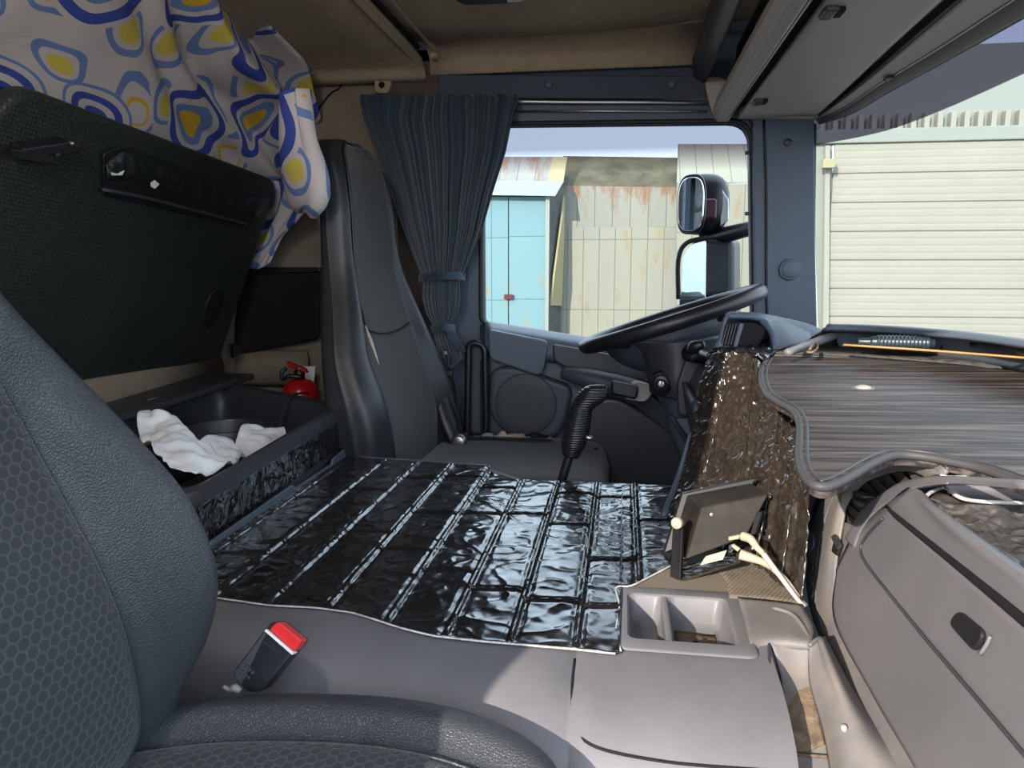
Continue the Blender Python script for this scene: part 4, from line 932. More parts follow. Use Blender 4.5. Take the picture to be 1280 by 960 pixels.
# film on the front face
def bindisp(u, v, p):
    q = V((p.x * 30, p.y * 30, p.z * 30)); h = (1 - abs(noise.noise(q * .6) * 2)) ** 3 * .0022 + noise.noise(q * 1.2) * .0012
    for s in (.235, .30, .62, .66): pass
    for s in (.30, .655): h -= .004 * math.exp(-((u - s) / .006) ** 2)
    return h
surf('film_front', [[(-.652, y, z + (y - 1.05) * .03) for y in (1.04, 1.2, 1.4, 1.55, 1.655)] for z in (.618, .65, .682)], M['foil_bin'], bn, 45, 30, thick=.002, disp=bindisp)
prism('base_trim', [V((-.645, 1.04, .612)), V((-.645, 1.66, .612)), V((-.645, 1.66, .634)), V((-.645, 1.56, .628)), V((-.645, 1.55, .618)), V((-.645, 1.36, .618)), V((-.645, 1.35, .628)), V((-.645, 1.05, .622))], (.006, 0, 0), M['trim'], bn, .001)
cb = P(262, 528, 1.62)
ring_loft('cup_holder', [[V((-.93 + r * cos(a), 1.62 + r * sin(a), z)) for a in [2 * pi * k / 40 for k in range(40)]] for r, z in ((.092, .55), (.092, .676), (.089, .682), (.081, .682), (.078, .676), (.075, .57))], M['dark'], bn)
box('divider', (-.835, 1.60, .62), (.008, .10, .12), M['dark'], bn, .002)
prism('back_shelf', [V((-1.20, 1.25, .715)), V((-1.08, 1.25, .715)), V((-1.05, 2.0, .735)), V((-1.20, 2.0, .735))], (0, 0, .018), M['dark'], bn, .006)
box('label_strip', (-1.115, 1.66, .742), (.005, .12, .003), M['light'], bn, .001)
tube('wire', [V((-.80, 1.80, .735)), V((-.815, 1.74, .738)), V((-.825, 1.70, .70)), V((-.82, 1.66, .64))], .003, M['rubber'], cb and bn, 6, 8)

# tissues
def crumple(name, rows, seed, amp, label, grp=None):
    def dp(u, v, p): return amp * (noise.noise(p * 16 + V((seed, 0, 0))) * 1.1 + .6 * abs(noise.noise(p * 34 + V((0, seed, 0)))))
    o = surf(name, rows, M['tissue'], None, 14, 14, thick=.0008, disp=dp)
    tag(o, label, 'tissue', None); return o
crumple('tissue', [[P(186, 560, 1.16), P(175, 548, 1.25), P(172, 520, 1.34), P(185, 514, 1.38)],
                   [P(225, 588, 1.10), P(215, 556, 1.22), P(205, 535, 1.32), P(200, 518, 1.36)],
                   [P(265, 588, 1.16), P(250, 558, 1.28), P(236, 540, 1.34), P(218, 524, 1.38)],
                   [P(300, 580, 1.28), P(272, 562, 1.36), P(246, 545, 1.40), P(232, 540, 1.42)]], 2.0, .016, 'large crumpled white tissue with a raised peak, nearest in the bin')
crumple('tissue', [[P(245, 556, 1.36), P(258, 546, 1.42), P(275, 548, 1.46)], [P(268, 572, 1.32), P(280, 560, 1.40), P(288, 552, 1.46)], [P(296, 578, 1.34), P(302, 566, 1.42), P(290, 558, 1.48)]], 7.0, .012, 'small folded white tissue between the large tissue and the crumpled far one')
crumple('tissue', [[P(292, 562, 1.42), P(300, 536, 1.52), P(308, 532, 1.56)], [P(312, 568, 1.44), P(326, 548, 1.52), P(332, 538, 1.58)], [P(334, 562, 1.48), P(346, 548, 1.54), P(352, 538, 1.60)], [P(345, 556, 1.52), P(357, 546, 1.56), P(356, 538, 1.60)]], 11.0, .014, 'crumpled white tissue at the far end of the bin below the wire')

# fire extinguisher
fe = thing('fire_extinguisher', 'small red fire extinguisher standing behind the storage bin beside driver seat', 'fire extinguisher', tuple(P(375, 520, 2.05)))
o_ = P(375, 484, 2.05); o_.z = -.02
zb_ = .50
lathe('cylinder', [(.0, zb_), (.045, zb_), (.052, zb_ + .01), (.053, .70), (.050, .725), (.036, .745), (.018, .752)], o_, (0, 0, 1), M['red'], fe, 36)
lathe('valve', [(.0, .75), (.016, .75), (.016, .775), (.011, .78), (.011, .79)], o_, (0, 0, 1), M['black'], fe, 20)
prism('lever', [P(357, 452, 2.04), P(380, 461, 2.04), P(384, 467, 2.04), P(360, 459, 2.04)], (0, .02, 0), M['red'], fe, .003)
tube('hose', [P(378, 472, 2.03), P(362, 470, 2.02), P(354, 474, 2.02), P(352, 466, 2.02), P(358, 460, 2.03)], .006, M['black'], fe, 5, 8)
prism('wall_card', [P(372, 458, 2.2), P(394, 458, 2.2), P(392, 482, 2.2), P(374, 482, 2.2)], (0, .004, 0), M['tissue'], fe, 0)
tube('cradle', [V((o_.x, 2.1, .60)), V((o_.x, 2.20, .60)), V((o_.x, 2.26, .60))], .012, M['black'], fe, 2, 8)

# ------------------------------------------------------------------ folded bunk and bedding
bu = thing('folded_bunk', 'dark green textured underside of the folded-up sleeper bunk at the left', 'bunk', (-1.15, 1.6, .85))
TL, TR, BR, BL = P(-60, 128, 1.08), P(352, 232, 2.13), P(274, 446, 2.07), X(-200, 560, -1.19)
TL = X(-10, 118, -1.0); TLL = X(-60, 150, -1.03)
q = [X(42, 110, -1.02), TR, BR, P(130, 486, 1.68), P(-120, 556, 1.22), P(-90, 240, 1.08), P(-8, 140, 1.12)]
# make the quad planar: fit plane through TR, BR and the left top
pn = (TR - q[0]).cross(BR - q[0]).normalized(); p0 = q[0]
def onpl(px, py, off=0.0):
    d = ray(px, py); k = (p0 + pn * off - C0).dot(pn) / d.dot(pn); return C0 + d * k
if pn.x < 0: pn = -pn
q = [onpl(30, 108), onpl(350, 228), onpl(276, 448), onpl(130, 487), onpl(-60, 535), onpl(-70, 260), onpl(-12, 150)]
rp = roundpoly(q, [.05, .06, .02, .02, .02, .05, .06], 6)
def slab(name, pts, ext, m, parent, b=.01):
    o = prism(name, pts, ext, m, parent, b); me = o.data; l = me.uv_layers.new(name='UVMap')
    ax = (onpl(300, 220) - onpl(40, 120)).normalized(); ay = pn.cross(ax)
    for lp_ in me.loops: c = me.vertices[lp_.vertex_index].co; l.data[lp_.index].uv = (c.dot(ax), c.dot(ay))
    return o
slab('base_board', rp, -pn * .04, M['bunk'], bu, .012)
slab('mattress', [p - pn * .04 + V((0, 0, -.015)) for p in rp], -pn * .05, M['matte'], bu, .02)
# padded grip recess with vinyl lining
gpnts = roundpoly([onpl(126, 190, .003), onpl(150, 181, .003), onpl(335, 248, .003), onpl(330, 276, .003), onpl(308, 284, .003), onpl(128, 243, .003)], .012)
slab('grip_frame', gpnts, pn * .006, M['black'], bu, .003)
def gd(u, v, p): return .008 * sin(v * pi) * (1 - .55 * abs(sin(u * 34 + 2 * sin(v * 3)))) + .003 * noise.noise(p * 50)
surf('grip_lining', [[onpl(132, 205, .008), onpl(160, 188, .008), onpl(220, 210, .008), onpl(280, 230, .008), onpl(330, 250, .008)],
                     [onpl(131, 218, .010), onpl(170, 212, .010), onpl(220, 226, .010), onpl(275, 244, .010), onpl(326, 264, .010)],
                     [onpl(130, 226, .008), onpl(170, 228, .008), onpl(220, 241, .008), onpl(270, 256, .008), onpl(316, 272, .008)]], mat('creased_black_vinyl', (.014, .017, .016), .33, .5, bump=1, scale=300, bstr=.2), bu, 16, 10, thick=.002, disp=gd)
tube('grip_edge', [onpl(128, 237, .012), onpl(180, 247, .012), onpl(250, 265, .012), onpl(308, 280, .012)], .0045, M['dark'], bu, 4, 8)
prism('worn_spot', [onpl(188, 228, .019), onpl(193, 225, .019), onpl(199, 230, .019), onpl(193, 236, .019), onpl(188, 233, .019)], pn * .0015, M['tissue'], bu, .0005)
prism('worn_spot', [onpl(138, 215, .018), onpl(146, 217, .018), onpl(155, 213, .018), onpl(152, 219, .018), onpl(139, 219, .018)], pn * .0015, M['tissue'], bu, .0005)
# latch
lt = prism('latch', [onpl(12, 178, .0), onpl(70, 170, .0), onpl(88, 176, .0), onpl(86, 184, .0), onpl(66, 188, .0), onpl(12, 186, .0)], pn * .03, M['black'], bu, .004)
prism('latch_tongue', [onpl(10, 184, .022), onpl(55, 190, .022), onpl(70, 204, .022), onpl(56, 204, .022), onpl(12, 196, .022)], pn * .008, M['black'], bu, .002)
lathe('latch_pin', [(0, 0), (.006, 0), (.006, .02)], onpl(62, 188, .01), pn, M['steel'], bu, 12)
lathe('latch_pin', [(0, 0), (.004, 0), (.004, .01)], onpl(86, 178, .026), pn, M['steel'], bu, 12)
# oval hole
ov = [onpl(266 + 8 * cos(a) * 1 + 14 * sin(a) * .65, 386 + 6 * cos(a) - 24 * sin(a), .002) for a in [2 * pi * k / 24 for k in range(24)]]
prism('oval_hole', ov, pn * .003, M['matte'], bu, .001)
tube('oval_lip', ov, .002, M['bunk'], bu, 1, 6, True)
prism('hinge', [onpl(286, 430, .002), onpl(294, 428, .002), onpl(298, 440, .002), onpl(288, 447, .002)], pn * .012, M['black'], bu, .003)
lk = thing('locker_box', 'black box behind the bunk edge beside the driver seat back', 'locker', tuple(P(340, 440, 2.24)))
hexa('body', [P(290, 446, 2.235), P(400, 424, 2.235), P(400, 336, 2.235), P(300, 336, 2.235)], [P(290, 446, 2.27), P(400, 424, 2.27), P(400, 336, 2.27), P(300, 336, 2.27)], M['matte'], lk, .015)
prism('lid', [P(300, 344, 2.225), P(400, 340, 2.225), P(400, 334, 2.225), P(304, 334, 2.225)], (0, .03, 0), M['black'], lk, .004)

# bedding: printed cotton cover, hanging over the upper bunk edge
dv = thing('duvet_cover', 'cotton duvet cover printed with blue, white and yellow rings above the bunk', 'bedding', (-1.1, 1.6, 1.2))
def OB(o_):
    return lambda *p: onpl(p[0], p[1], -o_)
rows = []
for o_, r in ((.04, ((-120, -40), (0, -60), (100, -70), (200, -60), (270, -40), (300, -20), (312, 2))),
              (.06, ((-120, 20), (0, 10), (95, 8), (190, 20), (262, 25), (325, 25), (345, 30))),
              (.08, ((-120, 70), (0, 55), (90, 60), (185, 80), (258, 85), (340, 70), (377, 66))),
              (.10, ((-120, 110), (0, 100), (90, 110), (180, 140), (262, 145), (350, 120), (381, 120))),
              (.12, ((-120, 150), (0, 150), (90, 155), (180, 185), (275, 195), (352, 178), (392, 180))),
              (.13, ((-120, 200), (0, 200), (100, 210), (190, 240), (290, 245), (358, 225), (414, 235)))):
    rows.append([onpl(a, b_, -o_ * (1 if k < 5 else .5)) for k, (a, b_) in enumerate(r)])
def fold(u, v, p):
    s = (u - .35) * 1.0 - (v - .1) * .34
    k = 0
    for c, w, a in ((.10, .035, .010), (.20, .03, .02), (.30, .025, -.02), (.38, .03, .028), (.46, .022, -.018), (.52, .02, .022), (.58, .02, -.012)):
        k += a * math.exp(-((s - c) / w) ** 2) * min(1, v * 2 + .2)
    return -k * 2.6 + .006 * noise.noise(p * 9)
surf('main_drape', rows, M['print'], dv, 16, 14, thick=.004, disp=fold)
# gathered end falling in front of the bunk corner
rows2 = [[P(352, 120, 1.64), P(366, 110, 1.60), P(380, 112, 1.64), P(384, 120, 1.71)],
         [P(352, 175, 1.68), P(368, 165, 1.62), P(388, 170, 1.64), P(392, 180, 1.73)],
         [P(356, 215, 1.71), P(376, 205, 1.63), P(402, 208, 1.66), P(408, 220, 1.75)],
         [P(362, 240, 1.73), P(380, 235, 1.64), P(408, 235, 1.66), P(415, 240, 1.76)],
         [P(366, 256, 1.75), P(382, 258, 1.66), P(406, 256, 1.68), P(413, 252, 1.77)],
         [P(374, 264, 1.76), P(384, 269, 1.70), P(396, 269, 1.71), P(405, 264, 1.78)]]
surf('gathered_end', rows2, M['print'], dv, 14, 10, thick=.004, disp=lambda u, v, p: .012 * sin(u * 11 + v * 2) * (1 - v * .5))
rows3 = [[P(340, 225, 2.19), P(362, 232, 2.12), P(386, 262, 2.08)], [P(336, 262, 2.2), P(352, 268, 2.13), P(372, 276, 2.11)], [P(322, 300, 2.21), P(340, 300, 2.15), P(352, 296, 2.14)], [P(306, 334, 2.22), P(322, 336, 2.17), P(336, 330, 2.16)]]
surf('tucked_tail', rows3, M['print'], dv, 14, 10, thick=.004, disp=lambda u, v, p: .006 * sin(u * 14 + v * 5))
# ------------------------------------------------------------------ steering wheel
sc = P(838, 396, 1.87); sc.z = P(838, 399, 1.87).z
wt = thing('steering_wheel', 'large black steering wheel tilted over the driver dashboard in front of the window', 'steering wheel', tuple(sc))
ang = radians(18.5)
ex_ = V((cos(ang), 0, sin(ang))); ey = V((0, 1, 0)); en = ex_.cross(ey).normalized()   # wheel normal
en = en if en.z > 0 else -en
# a little roll toward the camera
ey = (ey - en * .035).normalized(); en = ex_.cross(ey).normalized(); en = en if en.z > 0 else -en
R_ = .217
tube('rim', [sc + ex_ * R_ * cos(t) + ey * R_ * sin(t) for t in [2 * pi * k / 24 for k in range(24)]], .0185, M['black'], wt, 4, 16, True, up=tuple(en))
for a0 in (35, 145, 215, 325):
    a = radians(a0); d = ex_ * cos(a) + ey * sin(a)
    tube('spoke', [sc + d * .05 - en * .05, sc + d * .12 - en * .035, sc + d * (R_ - .01)], [.028, .020, .013], M['black'], wt, 5, 10, flat=.45, up=tuple(en))
lathe('hub', [(0, -.015), (.05, -.015), (.085, -.022), (.10, -.034), (.11, -.05), (.095, -.07), (.06, -.085), (0, -.09)], sc, en, M['dark'], wt, 36)
# horn pad cone under the rim, visible from the side
cone = []
for (h, w1, w2, dx) in ((-.022, .165, .12, -.01), (-.045, .155, .12, -.01), (-.075, .13, .10, -.012), (-.10, .095, .08, -.012), (-.118, .06, .06, -.01)):
    cone.append([sc + ex_ * (dx + w1 * cos(t)) + ey * w2 * sin(t) + en * h for t in [2 * pi * k / 14 for k in range(14)]])
surf('shroud', cone, M['door'], wt, 4, 4, closed=True, caps=True, thick=0)
# steering column and lower shroud
scn = thing('steering_column', 'charcoal steering column cover with ignition lock below the wheel', 'steering column', tuple(P(870, 620, 1.8)))
surf('upper_cover', [[P(775, 430, 1.84), P(800, 428, 1.76), P(850, 426, 1.72), P(900, 418, 1.76), P(905, 418, 1.86)],
                     [P(800, 448, 1.84), P(815, 450, 1.76), P(850, 450, 1.72), P(890, 446, 1.76), P(900, 444, 1.86)],
                     [P(812, 470, 1.84), P(822, 474, 1.76), P(848, 476, 1.72), P(885, 474, 1.76), P(898, 474, 1.86)],
                     [P(815, 490, 1.84), P(826, 494, 1.77), P(852, 500, 1.73), P(888, 505, 1.76), P(900, 505, 1.86)]], M['dark'], scn, 6, 6, thick=.012)
surf('lower_cover', [[P(820, 488, 1.84), P(830, 494, 1.79), P(860, 500, 1.76), P(900, 505, 1.78)],
                     [P(836, 520, 1.84), P(846, 522, 1.80), P(872, 525, 1.77), P(905, 530, 1.79)],
                     [P(842, 545, 1.84), P(852, 552, 1.81), P(880, 556, 1.79), P(908, 560, 1.80)],
                     [P(862, 590, 1.84), P(872, 600, 1.82), P(895, 606, 1.81), P(915, 610, 1.82)]], M['trim'], scn, 6, 6, thick=.012)
prism('knee_panel', roundpoly([P(858, 446, 1.70), P(900, 440, 1.70), P(900, 515, 1.70), P(848, 522, 1.70), P(846, 480, 1.70)], .02), (0, .03, 0), M['dark'], scn, .006)
prism('lower_panel', roundpoly([P(843, 524, 1.72), P(900, 518, 1.72), P(895, 560, 1.72), P(866, 552, 1.72)], .01), (0, .03, 0), M['trim'], scn, .005)
prism('column_strip', [P(836, 520, 1.70), P(842, 520, 1.70), P(862, 552, 1.70), P(866, 560, 1.70), P(858, 558, 1.70)], (0, .02, 0), M['black'], scn, .002)
lathe('ignition_lock', [(0, -.020), (.009, -.020), (.011, -.016), (.018, -.016), (.020, -.012), (.026, -.010), (.028, -.004), (.030, 0)], P(827, 478, 1.735), (.1, 1, .05), M['black'], scn, 28)
lathe('key_barrel', [(0, -.023), (.008, -.023), (.0095, -.019)], P(827, 478, 1.735), (.1, 1, .05), M['steel'], scn, 20)
box('key_slot', P(827, 478, 1.711), (.003, .003, .010), M['black'], scn, 0)
tube('stalk_switch', [P(892, 448, 1.72), P(876, 446, 1.66), P(862, 441, 1.62)], [.014, .016, .020], M['black'], scn, 5, 12)
tube('stalk_tip', [P(866, 440, 1.63), P(868, 434, 1.61), P(880, 430, 1.60)], [.012, .014, .008], M['black'], scn, 4, 12)

# gear or brake lever with wrapped grip
gl_ = thing('gear_lever', 'gear lever with black tape-wrapped bent grip standing beside the driver cushion', 'gear lever', tuple(P(700, 604, 1.56)))
yl = 1.56
tube('shaft', [P(700, 610, yl), P(706, 588, yl), P(713, 566, yl)], .010, M['black'], gl_, 4, 14)
box('collar', P(714, 563, yl), (.034, .034, .012), M['black'], gl_, .004, Matrix.Rotation(.3, 3, 'Y'))
tube('grip', [P(713, 570, yl), P(716, 556, yl), P(720, 542, yl), P(724, 524, yl), P(728, 508, yl), P(738, 496, yl), P(750, 492, yl), P(757, 491, yl)], [.018, .026, .0285, .026, .023, .024, .021, .015], M['gripfilm'], gl_, 6, 20)
lathe('grip_end', [(0, -.006), (.014, -.004), (.018, .006)], P(756, 491, yl), (-1, 0, .1), M['gripfilm'], gl_, 18)
tube('side_button', [P(730, 546, yl - .01), P(741, 548, yl - .012)], .005, M['steel'], gl_, 2, 10)
for py, w in ((549, 1.045), (561, .92)): pass
box('boot', (P(700, 620, yl).x, yl, .52), (.06, .06, .10), M['rubber'], gl_, .02)

# ------------------------------------------------------------------ driver side dashboard, air vent pod
dd = thing('driver_dashboard', 'black driver dashboard block behind the steering wheel and film console', 'dashboard', (.4, 1.9, .5))
surf('top', [[V((.15, y, .78)), V((.18, y, .84)), V((.24, y, .865)), V((.42, y, .86)), V((.58, y, .83))] for y in (1.55, 1.7, 1.95, 2.22)], M['dark'], dd, 5, 5, thick=.012)
surf('face', [[V((.14, y, .80)), V((.16, y, .70)), V((.22, y, .50)), V((.27, y, .25))] for y in (1.42, 1.7, 1.9, 2.24)], M['dark'], dd, 5, 5, thick=.012)
vp = thing('air_vent_pod', 'grey dashboard air vent pod catching light beside the film console', 'air vent', tuple(P(925, 440, 1.52)))
y0 = 1.50
fr = [P(897, 440, y0), P(906, 400, y0), P(915, 396, y0), P(945, 398, y0 + .01), P(959, 405, y0 + .02), P(966, 424, y0 + .02), P(958, 442, y0 + .02)]
hood = []
for f_, dx, dz in ((0, 0, 0), (.04, .012, .004), (.12, .05, -.003), (.20, .12, -.020), (.24, .16, -.035)):
    hood.append([p + V((dx * 1.0 + (.0), f_ * .75, dz * (1 if k in (1, 2, 3, 4) else .4))) for k, p in enumerate(fr)])
surf('housing', hood, M['trim'], vp, 6, 6, thick=.008)
surf('shoulder', [[P(948, 398, y0 + .02), P(975, 402, y0 + .10), P(1008, 412, y0 + .2)], [P(962, 415, y0), P(985, 414, y0 + .04), P(1012, 421, y0 + .12)], [P(966, 438, y0 - .02), P(990, 434, y0), P(1014, 432, y0 + .05)]], M['trim'], vp, 6, 6, thick=.008)
ri = roundpoly([P(900, 434, y0 - .002), P(909, 402, y0 - .002), P(944, 404, y0 + .006), P(958, 411, y0 + .006), P(950, 430, y0 + .006), P(940, 436, y0)], .01)
prism('recess', ri, (.005, .02, 0), M['matte'], vp, .001)
prism('front_frame', [P(893, 442, y0 - .006), P(899, 425, y0 - .006), P(906, 434, y0 - .006), P(924, 438, y0 - .006), P(926, 442, y0 - .006)], (0, .02, 0), M['trim'], vp, .002)
prism('divider', [P(925, 404, y0 - .008), P(930, 405, y0 - .008), P(921, 436, y0 - .008), P(916, 436, y0 - .008)], (0, .02, 0), M['trim'], vp, .001)
for k in range(5): prism('slat', [P(909 + k * 3.6, 405, y0 - .005), P(910.2 + k * 3.6, 405, y0 - .005), P(903.4 + k * 3.6, 431, y0 - .005), P(902 + k * 3.6, 431, y0 - .005)], (0, .012, 0), M['dark'], vp, 0)
box('thumb_wheel', P(908, 434, y0 - .012), (.012, .008, .008), M['black'], vp, .002)

# ------------------------------------------------------------------ centre console wrapped in film
cc_ = thing('film_wrapped_console', 'centre console side wrapped in creased black film behind the small display', 'console', (.2, 1.2, ZT))
def consdisp(u, v, p):
    q = p * 26; wv = V((noise.noise(q * .5), noise.noise(q * .5 + V((7, 0, 0))), noise.noise(q * .5 + V((0, 8, 0))))) * 1.1
    h = (1 - abs(noise.noise(q + wv)) * 2.1) ** 3 * .0035 + (1 - abs(noise.noise(p * 62)) * 2) ** 2 * .0028 + noise.noise(p * 95) * .0012
    for s in (.30, .555, .76, .90):
        d = u - s; h += .004 * math.exp(-(d / .006) ** 2) - .003 * math.exp(-((d + .02) / .012) ** 2) - .003 * math.exp(-((d - .02) / .012) ** 2)
    if u < .30:
        h += .003 * math.exp(-((v - .46 - u * .2) / .006) ** 2)
    return -h
r0 = [Z(832, 648, ZT), Z(845, 662, ZT), Z(900, 688, ZT), Z(950, 712, ZT), Z(1003, 756, ZT)]
r1 = [P(851, 600, 1.375), P(868, 606, 1.32), P(915, 620, 1.21), P(965, 634, 1.11), P(1012, 655, 1.01)]
r2 = [P(866, 540, 1.41), P(884, 545, 1.36), P(930, 552, 1.27), P(975, 560, 1.18), P(1016, 575, 1.09)]
r3 = [P(878, 480, 1.45), P(896, 482, 1.40), P(935, 492, 1.34), P(980, 515, 1.25), P(1022, 545, 1.16)]
r4 = [P(885, 444, 1.48), P(905, 442, 1.44), P(938, 446, 1.40), P(985, 478, 1.32), P(1030, 510, 1.24)]
surf('film_side', [r0, r1, r2, r3, r4], M['foil_brown'], cc_, 34, 34, thick=.002, disp=consdisp)
surf('film_top', [[P(885, 445, 1.48), P(905, 443, 1.45), P(925, 442, 1.43), P(942, 446, 1.41), P(956, 452, 1.41)],
                  [P(893, 437, 1.50), P(912, 436, 1.49), P(930, 436, 1.48), P(950, 438, 1.47), P(968, 441, 1.46)],
                  [P(900, 431, 1.56), P(925, 430, 1.56), P(948, 428, 1.55), P(970, 427, 1.54), P(992, 427, 1.52)]], M['foil'], cc_, 24, 24, thick=.002, disp=lambda u, v, p: -(1 - abs(noise.noise(p * 40)) * 2) ** 2 * .005)
tube('side_edge', [r0[0] + V((-.004, 0, 0)), r1[0] + V((-.006, 0, 0)), r2[0] + V((-.004, 0, 0))], [.008, .006, .003], M['trim'], cc_, 6, 8)
box('core', (.34, 1.35, .60), (.16, .30, .40), M['dark'], cc_, .02)
for uu in (.30, .52, .72, .88):
    pts = []
    for r in (r0, r1, r2, r3, r4):
        k = uu * 4; a = int(k); pts.append(r[a] + (r[min(a + 1, 4)] - r[a]) * (k - a) + V((-.0015, -.0025, .001)))
    tube('rib', pts, .0020, M['foil_brown'], cc_, 6, 8)
tube('rib', [P(872, 503, 1.42), P(888, 511, 1.385), P(907, 519, 1.345)], .0018, M['foil_brown'], cc_, 4, 8)
# small display in a bracket
dp_ = thing('bracket_display', 'small dusty black display box on a bracket seen from behind with a cream label', 'display', tuple(Z(850, 727, ZT)))
b0_ = P(857, 700, 1.045); bw_ = P(933, 672, 1.055) - b0_; bu_ = P(877, 633, 1.08) - b0_; bd_ = P(839, 682, 1.10) - b0_
bn_ = bw_.cross(bu_); rr_ = ray(962, 617); bq = [b0_, b0_ + bw_, C0 + rr_ * ((b0_ - C0).dot(bn_) / rr_.dot(bn_)), b0_ + bu_]
fq = [p + bd_ for p in bq]
hexa('housing', bq, fq, mat('dusty_black_case', (.011, .010, .009), .6, .25, scale=500, bstr=.15, dist=.0003, var=1, vscale=30, vcol=(.028, .022, .017)), dp_, .003)
dv_ = (fq[0] - bq[0]).normalized()
w_ = (fq[1] - fq[0]).normalized(); u_ = (fq[3] - fq[0]).normalized()
fz = [fq[0] - w_ * .008 - u_ * .008, fq[1] + w_ * .006 - u_ * .008, fq[2] + w_ * .006 + u_ * .005, fq[3] - w_ * .008 + u_ * .005]
hexa('screen_bezel', [p for p in fz], [p + dv_ * .008 for p in fz], M['black'], dp_, .001)
def bp(a, b_, off=.0):   # point on the back face
    p = bq[0] * (1 - a) * (1 - b_) + bq[1] * a * (1 - b_) + bq[2] * a * b_ + bq[3] * (1 - a) * b_
    return p - dv_ * off
prism('label', [P(875, 706, 1.030), P(903, 699, 1.034), P(908, 687.5, 1.040), P(882, 695, 1.036)], (.0005, -.0015, 0), M['white'], dp_, .0003)
lathe('screw_hole', [(0, 0), (.0025, 0), (.003, .001)], bp(.19, .80, .001), -dv_, M['light'], dp_, 10)
prism('left_arm', [P(841, 656, 1.06), P(853, 658, 1.045), P(850, 729, 1.025), P(837, 722, 1.04)], (.004, .008, 0), M['black'], dp_, .001)
prism('left_arm_inner', [P(834, 690, 1.14), P(840, 655, 1.14), P(843, 664, 1.12), P(835, 706, 1.10), P(826, 696, 1.12)], (.003, .004, 0), M['black'], dp_, .001)
prism('right_arm', [P(945, 640, 1.07), P(953, 640, 1.07), P(944, 668, 1.05), P(938, 668, 1.05)], (.004, .006, 0), M['black'], dp_, .001)
prism('bracket_base', [P(850, 729, 1.025), P(926, 704, 1.055), P(918, 694, 1.09), P(840, 716, 1.07)], (0, 0, .004), M['foil_brown'], dp_, .001)
lathe('knob', [(0, -.008), (.007, -.008), (.0085, -.006), (.0085, .002)], P(847.5, 653, 1.045), (0.5, 1, 0), M['white'], dp_, 20)
lathe('knob_cap', [(0, -.009), (.004, -.009), (.005, -.007)], P(847.5, 653, 1.045), (0.5, 1, 0), M['light'], dp_, 16)
# plugs and cables
for (lab, pts, r, nm, plug) in (('upper white plug and cable running from the display to the dashboard', [P(912, 672, 1.03), P(928, 670, 1.02), P(938, 674, 1.01), P(946, 684, 1.0), P(954, 692, .995), P(972, 716, .985), P(996, 748, .975), P(1006, 758, .975)], [.0045, .0065, .006, .0045, .004, .0035, .003, .003], 'display_cable', 1),
                                 ('lower cream plug and pinkish cable lying under the upper one', [P(915, 684, 1.02), P(925, 693, 1.015), P(938, 697, 1.01), P(952, 702, 1.0), P(966, 710, 1.0), P(984, 728, .99), P(1000, 750, .985), P(1008, 758, .98)], [.0045, .0075, .0065, .005, .0045, .004, .0035, .003], 'display_cable', 0)):
    t_ = thing(nm, lab, 'cable', tuple(pts[4]))
    tube('lead', pts[4:], [r[4], r[5], r[6], r[7]], M['cable'], t_, 6, 10)
    tube('plug', pts[1:5], [r[1], r[2], r[3], r[4]], M['white'], t_, 5, 10)
    if plug: prism('connector', [P(911, 672, 1.03), P(925, 669, 1.03), P(924, 674, 1.03), P(911, 676, 1.03)], (0, .005, 0), M['white'], t_, .001)
    else: prism('connector', [P(914, 683, 1.02), P(922, 690, 1.02), P(926, 686, 1.02), P(918, 681, 1.02)], (0, .006, 0), M['white'], t_, .001)

# ------------------------------------------------------------------ dashboard table
tb_ = thing('dashboard_table', 'dark wood-grain dashboard table top with rounded rim and one metal stud', 'table', (.35, 1.1, .85))
# plane through three points
A_ = Z(955, 440, .890); B_ = Z(1280, 465, .885); C_ = Z(1025, 600, .842)
tn_ = (B_ - A_).cross(C_ - A_).normalized(); tn_ = tn_ if tn_.z > 0 else -tn_
def TP(px, py, off=0.0):
    d = ray(px, py); return C0 + d * ((A_ + tn_ * off - C0).dot(tn_) / d.dot(tn_))
tpts = [(972, 443), (1040, 444), (1130, 450), (1220, 457), (1340, 466), (1340, 560), (1280, 574), (1230, 573), (1190, 565), (1150, 562), (1118, 566), (1090, 577), (1068, 590), (1046, 601), (1028, 605), (1012, 599), (1002, 584), (999, 565), (1000, 545), (999, 525), (990, 510), (972, 500), (958, 490), (952, 475), (953, 458), (960, 447)]
tpts = [(x, y + (.0 if x < 1150 else 0)) for x, y in tpts]
fix = {(1280, 574): (1280, 600), (1340, 560): (1345, 622), (1230, 573): (1230, 583), (1190, 565): (1190, 574), (1150, 562): (1150, 567)}
tpts = [fix.get(p, p) for p in tpts]
loop = []
cor = spline([TP(*p) for p in tpts[4:]], 4)
loop = [TP(*p) for p in tpts[:4]] + cor
prism('top_board', loop, -tn_ * .016, M['wood'], tb_, .002)
tube('rim', [p - tn_ * .003 for p in loop], .0048, M['rim'], tb_, 1, 10, True)
inb = []
for i, p in enumerate(loop):
    t_ = (loop[(i + 1) % len(loop)] - loop[i - 1]).normalized(); inb.append(p + tn_.cross(t_) * .0085)
if (inb[0] - TP(1120, 510)).length > (loop[0] - TP(1120, 510)).length: inb = [2 * p - r for p, r in zip(loop, inb)]
tube('inner_bead', inb, .0018, M['dark'], tb_, 1, 8, True)
lathe('stud', [(0, .004), (.006, .004), (.0105, .002), (.012, .0)], TP(1079, 485), tn_, M['light'], tb_, 22)
lathe('stud_ring', [(.0, .001), (.016, .001), (.017, .0)], TP(1079, 485), tn_, M['plastic'], tb_, 22)
